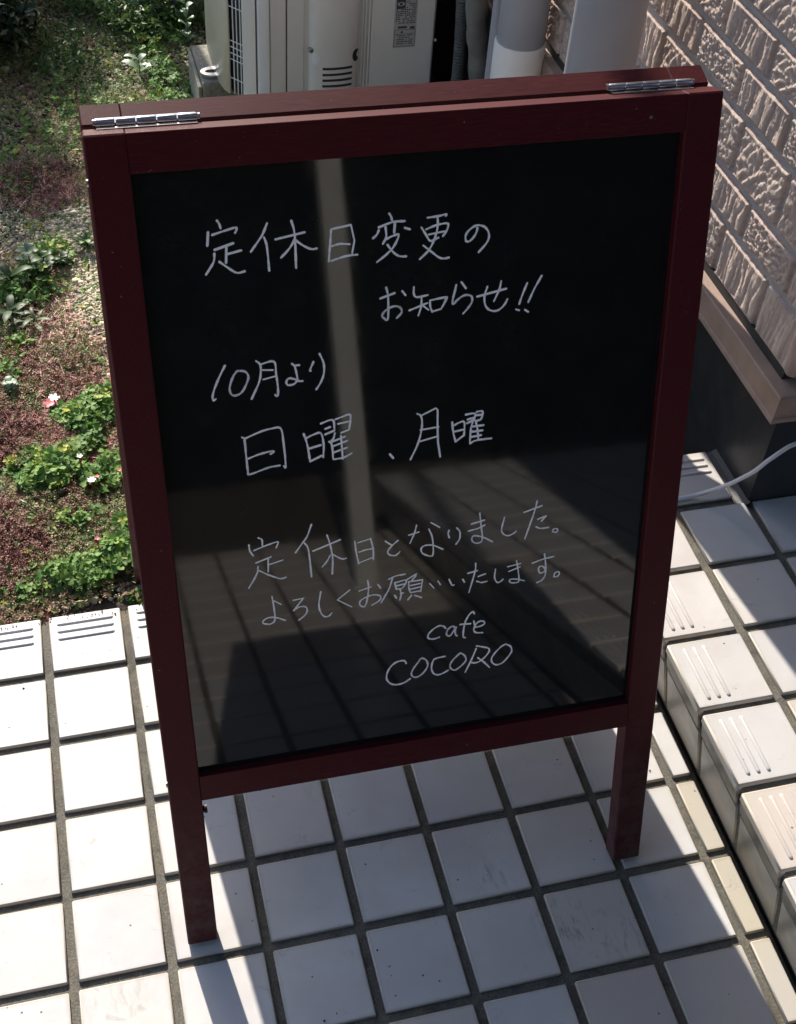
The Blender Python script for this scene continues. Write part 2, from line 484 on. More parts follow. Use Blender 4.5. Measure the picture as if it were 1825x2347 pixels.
def scatter(tv, tf, P, scale, tilt=0.5, yaw=None, flat=False, tint=None, tjit=0.0):
    """numpy copies of a small template at points P; returns V, F, tint"""
    n = len(P); tv = np.asarray(tv, float); tf = np.asarray(tf)
    yaw = rng.uniform(0, 2*np.pi, n) if yaw is None else yaw
    tx = rng.normal(0, tilt, n) if tilt else np.zeros(n)
    ty = rng.normal(0, tilt, n) if tilt else np.zeros(n)
    cz, sz = np.cos(yaw), np.sin(yaw); cx, sx = np.cos(tx), np.sin(tx); cy, sy = np.cos(ty), np.sin(ty)
    Rz = np.zeros((n,3,3)); Rz[:,0,0]=cz; Rz[:,0,1]=-sz; Rz[:,1,0]=sz; Rz[:,1,1]=cz; Rz[:,2,2]=1
    Rx = np.zeros((n,3,3)); Rx[:,0,0]=1; Rx[:,1,1]=cx; Rx[:,1,2]=-sx; Rx[:,2,1]=sx; Rx[:,2,2]=cx
    Ry = np.zeros((n,3,3)); Ry[:,1,1]=1; Ry[:,0,0]=cy; Ry[:,0,2]=sy; Ry[:,2,0]=-sy; Ry[:,2,2]=cy
    Rm = Rx @ Ry @ Rz
    sc_ = np.asarray(scale, float).reshape(-1, 1, 1) if np.ndim(scale) else scale
    V = np.einsum('nij,vj->nvi', Rm, tv) * sc_ + np.asarray(P)[:, None, :]
    F = tf[None] + (np.arange(n) * len(tv))[:, None, None]
    t = rng.uniform(0, 1, n) if tint is None else tint
    T = np.repeat(t, len(tv)) + (rng.normal(0, tjit, n * len(tv)) if tjit else 0)
    return V.reshape(-1, 3), F.reshape(-1, tf.shape[1]), T

def merge(parts):
    V = []; F = []; T = []; k = 0
    for v, f, t in parts:
        V.append(v); F.append(f + k); T.append(t); k += len(v)
    return np.vstack(V), np.vstack(F), np.concatenate(T)

# ================================================================== SETTING
H = 1.385                                  # height of the porch step
# ---- ground sheet with soil
g = MB(); g.add([(-600,-600,-0.14),(600,-600,-0.14),(600,600,-0.14),(-600,600,-0.14)], [(0,1,2,3)])
tag(g.build('ground', M['soil']), kind='structure')

# ---- tile meshes
def tile_mesh(name, sx, sy, mat, ribs=None, t=0.11, c=0.022, sz=0.0):
    m = MB()
    m.box((-sx/2, -sy/2, -t), (sx/2, sy/2, 0), c=c * .62)
    if ribs:
        axis, offs = ribs
        for o in offs:
            L = (sx if axis == 'x' else sy) * 0.37
            hgt, w = 0.020, 0.026
            prof = []
            rows = [(-L-w, 0.0), (-L-w*0.4, 0.75), (-L+w*0.5, 1.0), (L-w*0.5, 1.0), (L+w*0.4, 0.75), (L+w, 0.0)]
            V = []
            for (a, k) in rows:
                for j in range(7):
                    th = math.pi * j / 6
                    V.append((a, -math.cos(th) * w * (0.35 + 0.65*k), max(math.sin(th), 0) * hgt * k - 0.001))
            F = [(i*7+j, i*7+j+1, (i+1)*7+j+1, (i+1)*7+j) for i in range(5) for j in range(6)]
            if axis == 'x': V = [(p[0], p[1] + o, p[2]) for p in V]
            else: V = [(p[1] + o, p[0], p[2]) for p in V]
            m.add(V, F)
    return m.mesh(name, mat, smooth=True)

JW = 0.10
TS = 1 - JW
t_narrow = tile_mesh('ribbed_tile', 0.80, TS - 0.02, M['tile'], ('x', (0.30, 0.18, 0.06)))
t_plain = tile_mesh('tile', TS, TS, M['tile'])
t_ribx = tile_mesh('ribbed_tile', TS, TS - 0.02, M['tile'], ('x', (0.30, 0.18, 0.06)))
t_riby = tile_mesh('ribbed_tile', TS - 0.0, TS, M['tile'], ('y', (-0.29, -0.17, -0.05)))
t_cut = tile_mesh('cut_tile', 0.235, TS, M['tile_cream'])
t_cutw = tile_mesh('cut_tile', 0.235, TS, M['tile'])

def place(me, name, x, y, z, parent, tiltz=0.0035):
    o = bpy.data.objects.new(name, me)
    o.location = Vector((x + random.uniform(-.004, .004), y + random.uniform(-.004, .004), z + random.uniform(-.006, .004))) * S
    o.rotation_euler = (random.uniform(-tiltz, tiltz), random.uniform(-tiltz, tiltz), random.uniform(-.003, .003))
    return link(o, parent)

# ---- lower porch floor
pf = MB()
pf.box((-26, -22, -0.30), (7.34, -0.10, -0.050))
porch = tag(pf.build('porch_floor', M['grout']), kind='structure')
near = [(i, j) for j in range(0, 10) for i in range(-2, 7)]
for (i, j) in near:
    if j == 0: place(t_ribx, 'ribbed_tile', i + .5, -0.51, 0, porch)
    else: place(t_plain, 'tile', i + .5, -(j + .5), 0, porch)
for j in range(0, 12):
    place(t_cutw if j < 4 else t_cut, 'cut_tile', 7.05 + .118, -(j + .5), 0, porch)
for j in range(10, 13):
    for i in range(-2, 7): place(t_plain, 'tile', i + .5, -(j + .5), 0, porch)
rest = MB()
for j in range(0, 22):
    for i in range(-26, 7):
        if i >= -2 and j < 13: continue
        rest.box((i + JW/2, -j - 1 + JW/2, -0.10), (i + 1 - JW/2, -j - JW/2, 0.0))
for j in range(12, 22): rest.box((7.05, -j - 1 + JW/2, -0.10), (7.285, -j - JW/2, 0))
tag(rest.build('far_tiles', M['tile'], porch), kind='stuff')

# ---- raised step with a sloping riser
XE, XF = 7.03, 7.344                        # upper and lower edge of the riser
st = MB()
st.prism([(XF + .035, -0.04), (60, -0.04), (60, H - 0.05), (XE + .075, H - 0.05), (XE+.06, H-.09)], 1, -22, -0.10)
step = tag(st.build('porch_step', M['grout']), kind='structure')
nr = Vector((-(H), 0, -(XF - XE))).normalized()          # outward normal of the sloping riser
ux = Vector((XF - XE, 0, -H)).normalized()               # down along the riser
def riser_piece(name, a, b, mat, c=0.02, w=TS + 0.025):
    """tile on the riser from a to b along the slope, centred on its own origin"""
    m = MB()
    m.box((-w/2, a, -0.07), (w/2, b, 0.0 if a < .1 else -0.014), fr=(Vector((0, 0, 0)), Vector((0, 1, 0)), ux, nr), c=c)
    return m.mesh(name, mat, smooth=True)
r_lip = riser_piece('riser_lip', 0.028, 0.425, M['tile'], 0.018)
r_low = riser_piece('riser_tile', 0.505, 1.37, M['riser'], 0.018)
def bullnose(name, ribs):
    m = MB()
    m.box((0.0, -TS/2 - .01, -0.10), (0.925, TS/2 + .01, 0), c=0.028)
    me = tile_mesh(name, 0.925, TS + .02, M['tile'], ribs, c=0.03)
    return me
t_bull = tile_mesh('bullnose_tile', 0.925, TS + .02, M['bull'], ('y', (-0.29, -0.17, -0.05)), c=0.03)
t_bull0 = tile_mesh('bullnose_tile', 0.925, TS, M['bull'], ('x', (0.30, 0.18, 0.06)), c=0.03)
for j in range(0, 13):
    y = -(j + .5)
    place(t_bull if j else t_bull0, 'bullnose_tile', XE + .4625, y, H, step, .002)
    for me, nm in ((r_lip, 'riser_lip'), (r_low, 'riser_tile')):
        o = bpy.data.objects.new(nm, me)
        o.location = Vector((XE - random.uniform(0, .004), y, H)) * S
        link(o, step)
    for i in range(0, 3 if j > 1 else (1 if j == 0 else 2)):
        place(t_narrow if j == 0 else t_plain, 'ribbed_tile' if j == 0 else 'tile', 8.455 if j == 0 else 8.505 + i, y, H, step)
tr = MB()
for j in range(1, 22):
    for i in range(0, 30):
        if (j < 13 and i < (3 if j > 1 else 2)): continue
        x = 8.005 + i
        tr.box((x + .05, -j - 1 + .05, H - .10), (x + .95, -j - .05, H))
for j in range(13, 22):
    tr.box((XE, -j - 1 + .04, H - .10), (XE + .925, -j - .04, H))
    tr.box((0.028, 0, 0), (0.029, 0.001, 0.001))
tag(tr.build('far_step_tiles', M['tile'], step), kind='stuff')
rr = MB()
for j in range(13, 22):
    for a, b in ((0.028, .44), (.50, 1.38)):
        rr.box((-.46, a, -.06), (.46, b, 0), fr=(Vector((XE, -(j + .5), H)), Vector((0, 1, 0)), ux, nr))
tag(rr.build('far_riser_tiles', M['riser'], step), kind='stuff')

# ================================================================== HOUSE
WX = 8.77                                   # outer face of the siding
CY = -1.23                                  # its south corner
house = empty('house', (12, 10, 0))
tag(house, 'house with pinkish textured brick siding on a black plinth, right edge', 'house')
def hb(name, mb, mat, smooth=False):
    o = mb.build(name, mat, None, smooth)
    o.parent = house
    o.matrix_parent_inverse = Matrix.Translation(-house.location)
    return o
pl = MB()
pl.prism([(9.0, -1.05), (60, -1.05), (60, 60), (9.0, 60)], 2, -0.2, 3.3)
# thin mortar fillet at its foot
plinth_o = hb('plinth', pl, M['plinth'])
sg = MB(); sg.box((WX + .03, CY + .12, 3.50), (9.2, 55, 3.625)); hb('starter_gap', sg, M['ac_dark'])
fl = MB()
fl.prism([(8.875, H - .04), (9.01, H - .04), (9.01, H + .03), (8.94, H - .01)], 1, -1.10, -0.06)
hb('foot_fillet', fl, M['plinth'])
core = MB()
core.box((WX + .075, -1.155, 3.62), (60, 60, 34))
hb('siding_backing', core, M['joint'])
roof = MB(); roof.box((WX + .6, 0, 34.0), (61, 61, 35.2)); hb('roof', roof, M['roofing'])
# drip edge: profile runs round the corner
def drip(prof, mat, name):
    m = MB()
    V = []; n = len(prof)
    for (px_, py_) in ((0, 60), (0, 0), (52, 0)):
        for d, z in prof:
            if (px_, py_) == (0, 60): V.append((9.0 - d, 60, z))
            elif (px_, py_) == (0, 0): V.append((9.0 - d, -1.05 - d, z))
            else: V.append((60, -1.05 - d, z))
    F = [(k*n + i, k*n + (i+1) % n, (k+1)*n + (i+1) % n, (k+1)*n + i) for k in range(2) for i in range(n)]
    m.add(V, F)
    return hb(name, m, mat)
drip([(-.05, 3.52), (.0, 3.52), (.345, 3.49), (.365, 3.475), (.372, 3.20), (.395, 3.185), (.395, 3.13), (.375, 3.12), (.355, 3.15), (.345, 3.19), (-.05, 3.19)], M['ledge'], 'drip_edge')

# ---- bricks of the siding: real relief, six patterns
def vnoise(x, y, seed):
    r = np.random.default_rng(seed); G = r.uniform(0, 1, (64, 64))
    xi = np.floor(x).astype(int); yi = np.floor(y).astype(int); fx = x - xi; fy = y - yi
    fx = fx*fx*(3 - 2*fx); fy = fy*fy*(3 - 2*fy)
    g_ = lambda a, b: G[a % 64, b % 64]
    return (g_(xi, yi)*(1-fx)*(1-fy) + g_(xi+1, yi)*fx*(1-fy) + g_(xi, yi+1)*(1-fx)*fy + g_(xi+1, yi+1)*fx*fy)
NX, NZ = 76, 38
def brick_mesh(kind, seed, L=1.09, Hh=0.62):
    a = np.linspace(0, 1, NX); b = np.linspace(0, 1, NZ)
    A, B = np.meshgrid(a, b, indexing='ij')
    y = A * L; z = B * Hh
    if kind == 'striated':
        w = vnoise(y*6 + 3, z*4, seed) * 0.9
        h = 0.55*vnoise(y*15 + w + z*1.5, z*1.1 + 9, seed+1) + 0.33*vnoise(y*31 + w*1.5, z*3.0, seed+2) + 0.14*vnoise(y*40, z*30, seed+7)
        h = np.clip((h - .34) * 2.6, 0, 1)
    elif kind == 'pitted':
        h = 0.55*vnoise(y*24, z*24, seed) + 0.45*vnoise(y*42, z*42, seed+1)
        h = np.clip((h - .28) * 2.2, 0, 1)
    else:
        s = -0.75
        u_ = y*math.cos(s) + z*math.sin(s); v_ = -y*math.sin(s) + z*math.cos(s)
        h = 0.5*vnoise(u_*5 + 30, v_*17 + 30, seed) + 0.5*vnoise(u_*22+30, v_*27+30, seed+3)
        h = np.clip((h - .30) * 2.2, 0, 1)
    depth = 0.032 + 0.029 * h
    e = np.minimum(np.minimum(A, 1 - A) * L, np.minimum(B, 1 - B) * Hh)
    rag = 0.015 + 0.02 * vnoise(y*18, z*18, seed + 5)
    depth = np.where(e < 1e-6, -0.01, depth * np.clip(e / rag, 0.35, 1))
    top = (B > 1 - 2.6 / NZ) & (e > 1e-6)
    depth = np.where(top, np.maximum(depth, 0.052), depth)
    depth = np.where((B < 2.2 / NZ) & (e > 1e-6), 0.046, depth)
    V = np.stack([-depth, A, B], -1).reshape(-1, 3)         # y and z stay 0..1, scaled per brick
    I = np.arange(NX * NZ).reshape(NX, NZ)
    F = np.stack([I[:-1, :-1], I[1:, :-1], I[1:, 1:], I[:-1, 1:]], -1).reshape(-1, 4)
    me = bpy.data.meshes.new('brick')
    me.vertices.add(len(V)); me.vertices.foreach_set('co', V.astype(np.float32).ravel())
    me.loops.add(F.size); me.loops.foreach_set('vertex_index', F.astype(np.int32).ravel())
    me.polygons.add(len(F))
    me.polygons.foreach_set('loop_start', np.arange(0, F.size, 4, dtype=np.int32))
    me.polygons.foreach_set('loop_total', np.full(len(F), 4, dtype=np.int32))
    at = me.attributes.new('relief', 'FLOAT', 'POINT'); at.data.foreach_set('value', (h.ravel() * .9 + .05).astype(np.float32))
    me.update(calc_edges=True)
    me.flip_normals()
    me.shade_smooth()
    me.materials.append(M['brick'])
    return me
kinds = ['striated', 'pitted', 'flow', 'striated', 'pitted', 'flow', 'striated']
bricks = [brick_mesh(k, 100 + 17*i) for i, k in enumerate(kinds)]
ZJ = [3.62, 4.31, 4.84, 5.58, 6.13, 6.66, 7.40, 7.95, 8.48, 9.22]
Y0 = [0.91, 0.52, 1.12, 0.27, 0.92, 0.48, 1.15, 0.30, 0.90]
# pattern chosen per course so that the ones in view have the relief of the photograph
PICK = {(0, -1): 6, (0, 0): 0, (0, 1): 1, (1, -1): 3, (1, 0): 4, (1, 1): 0, (2, -1): 5, (2, 0): 2, (2, 1): 1, (3, 0): 4, (3, 1): 3, (3, 2): 1,
        (4, 0): 2, (4, 1): 6, (4, 2): 5, (5, 0): 5, (5, 1): 2}
for r in range(len(ZJ) - 1):
    z0, z1 = ZJ[r] + (0.0 if r == 0 else .045), ZJ[r+1] - .045
    ys = Y0[r]
    for q in range(-2, 11):
        a, b = ys + 1.175*(q - 1) + .045, ys + 1.175*q - .045
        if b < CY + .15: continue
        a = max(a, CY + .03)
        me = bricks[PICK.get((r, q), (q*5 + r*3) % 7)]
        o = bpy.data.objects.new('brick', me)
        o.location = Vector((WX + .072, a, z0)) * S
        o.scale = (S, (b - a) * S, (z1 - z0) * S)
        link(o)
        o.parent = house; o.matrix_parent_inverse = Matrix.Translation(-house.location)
# moulded corner of the siding, rounded at its lower end
cm = MB()
for r in range(len(ZJ) - 1):
    z0, z1 = ZJ[r] + (0.0 if r == 0 else .045), ZJ[r+1] - .045
    b = 1.1 if r % 2 else .55
    m = MB()
    m.box((WX + .10, CY, z0), (9.0 + b, -1.10, z1), c=0.03)
    m2 = hb('corner_brick', m, M['brick'])
cr_ = MB(); cr_.tube([(WX + .13, CY + .10, 3.60), (WX + .13, CY + .10, 3.66), (WX + .13, CY + .10, 9.3)], .13, 14, rf=lambda t: .09 if t == 0 else .125)
hb('corner_trim', cr_, M['brick'], True)
far = MB()
zz = 9.22; k = 0
while zz < 33:
    for q in range(0, 52):
        y = CY + .05 + q*1.175 + (0.5 if k % 2 else 0)
        far.box((WX + .02, y, zz + .045), (WX + .10, y + 1.08, zz + .60))
    zz += .645; k += 1
for r in range(len(ZJ) - 1):
    for q in range(11, 50):
        y = Y0[r] + 1.175*(q-1) + .045
        far.box((WX + .02, y, ZJ[r] + .045), (WX + .10, y + 1.085, ZJ[r+1] - .045))
o = hb('far_bricks', far, M['brick']); tag(o, kind='stuff')
sf = MB()
for r in range(0, 40):
    for q in range(0, 40):
        x = 10.15 + q*1.175 - (0.55 if r % 2 else 0)
        sf.box((x, CY + .02, 3.66 + r*.645), (x + 1.085, CY + .08, 3.62 + r*.645 + .60))
o = hb('south_face_bricks', sf, M['brick']); tag(o, kind='stuff')

# ================================================================== SIGN BOARD
BL = Vector((1.194, -4.844, 0.06))
U = Vector((1.0, -0.0066, 0)).normalized()
TILT = 0.2989
nY = Vector((-U.y, U.x, 0))
D = Vector((0, 0, 1)) * math.cos(TILT) + nY * math.sin(TILT)
N = U.cross(D)                              # towards the reader
W_, HB = 5.037, 8.264
TH = 0.215
SW = 0.31                                   # width of the stiles
board = empty('sign_board', (3.7, -2.4, 0))
tag(board, 'folding A-frame blackboard sign with dark red wooden frame and handwritten Japanese notice', 'sign board')
fF = (BL, U, D, N)
# rear leaf: mirror image about the vertical plane through the hinges
yh = (BL + D*HB - N*TH).y - 0.045
D2 = Vector((D.x, -D.y, D.z)); N2 = Vector((N.x, -N.y, N.z))
TLp = BL + D*HB - N*TH
gap = 0.05
B2 = Vector((TLp.x, TLp.y + gap, TLp.z)) - D2*HB + N2*(-TH)*0 
# origin of the rear leaf on its OUTER face (far side): inner top edge sits just behind the hinge line
B2 = Vector((TLp.x, TLp.y + gap, TLp.z)) - D2*HB + N2*TH
fR = (B2, U, D2, N2)
def bpart(name, mb, mat, smooth=False, parent=None, origin=(0, 0, 0)):
    o = mb.build(name, mat, None, smooth)
    p = parent or board
    o.parent = p
    if parent is None: o.matrix_parent_inverse = Matrix.Translation(-board.location)
    return o
for fr, front in ((fF, True), (fR, False)):
    for x0, x1 in ((0, SW), (W_ - SW, W_)):
        m = MB(); m.box((x0, 0, -TH), (x1, HB, 0), fr=fr, c=0.012)
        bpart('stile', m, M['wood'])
    m = MB(); m.box((SW - .002, HB - .30, -TH + .004), (W_ - SW + .002, HB - .003, -0.003), fr=fr, c=0.004)
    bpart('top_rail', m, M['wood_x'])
    m = MB(); m.box((SW - .002, 1.905, -TH + .006), (W_ - SW + .002, 2.205, -0.004), fr=fr, c=0.004)
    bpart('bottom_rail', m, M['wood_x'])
    m = MB(); m.box((SW - .03, 2.17, -0.15), (W_ - SW + .03, HB - .27, -0.08), fr=fr)
    pan = bpart('blackboard_panel', m, M['panel'])
    if front: front_panel = pan
# hinges: five knuckles on a pin, leaves on both rails
hp = TLp + Vector((0, gap/2, 0.035))
for x0, x1 in ((0.10, 0.86), (4.14, 4.86)):
    hg = MB()
    for s, fr in ((1, fF), (-1, fR)):
        o_, ex, ey, ez = fr
        hg.box((x0 + .01, HB + .001, -TH + .005), (x1 - .01, HB + .008, -TH + .06), fr=fr)
    hinge = bpart('hinge', hg, M['chrome'])
    w = (x1 - x0) / 5
    for k in range(5):
        m = MB()
        a = hp + U*(x0 + k*w + .004); b = hp + U*(x0 + (k+1)*w - .004)
        rad = 0.027 if k % 2 == 0 else 0.025
        m.tube([a, a.lerp(b, .06), a.lerp(b, .94), b], rad, 14, rf=lambda t, rad=rad: rad if 0 < t < 1 else rad*.9)
        bpart('knuckle', m, M['chrome'], True, hinge)
    for e in (hp + U*(x0 - .012), hp + U*(x1 + .002)):
        m = MB(); m.tube([e, e + U*.014], .022, 10)
        bpart('pin_end', m, M['chrome'], True, hinge)
# stay chain screws and hook below the rail
def P(u_, v_, w_=0): return BL + U*u_ + D*v_ + N*w_
m = MB(); m.tube([P(SW, 1.70, -.12), P(SW + .02, 1.70, -.12), P(SW + .045, 1.70, -.12)], .04, 12, rf=lambda t: .022 if t < .3 else .045)
bpart('stay_screw', m, M['bronze'], True)
pts = []
for k in range(15):
    t = -0.2 + k/14 * 1.5 * math.pi
    pts.append(P(2.507 + .032*math.sin(t), 1.885 - .022 - .032*math.cos(t), -.10))
m = MB(); m.tube(pts, .008, 8); bpart('hook', m, M['chrome'], True)
for v_, w_ in ((7.9, -.1), (2.1, -.1)):
    m = MB(); m.tube([P(-.012, v_, w_), P(.01, v_, w_)], .03, 10); bpart('side_screw', m, M['chrome'], True)
m = MB(); m.tube([P(4.42, 8.10, .0), P(4.42, 8.10, .004)], .014, 8); bpart('pin_head', m, M['chrome'], True)

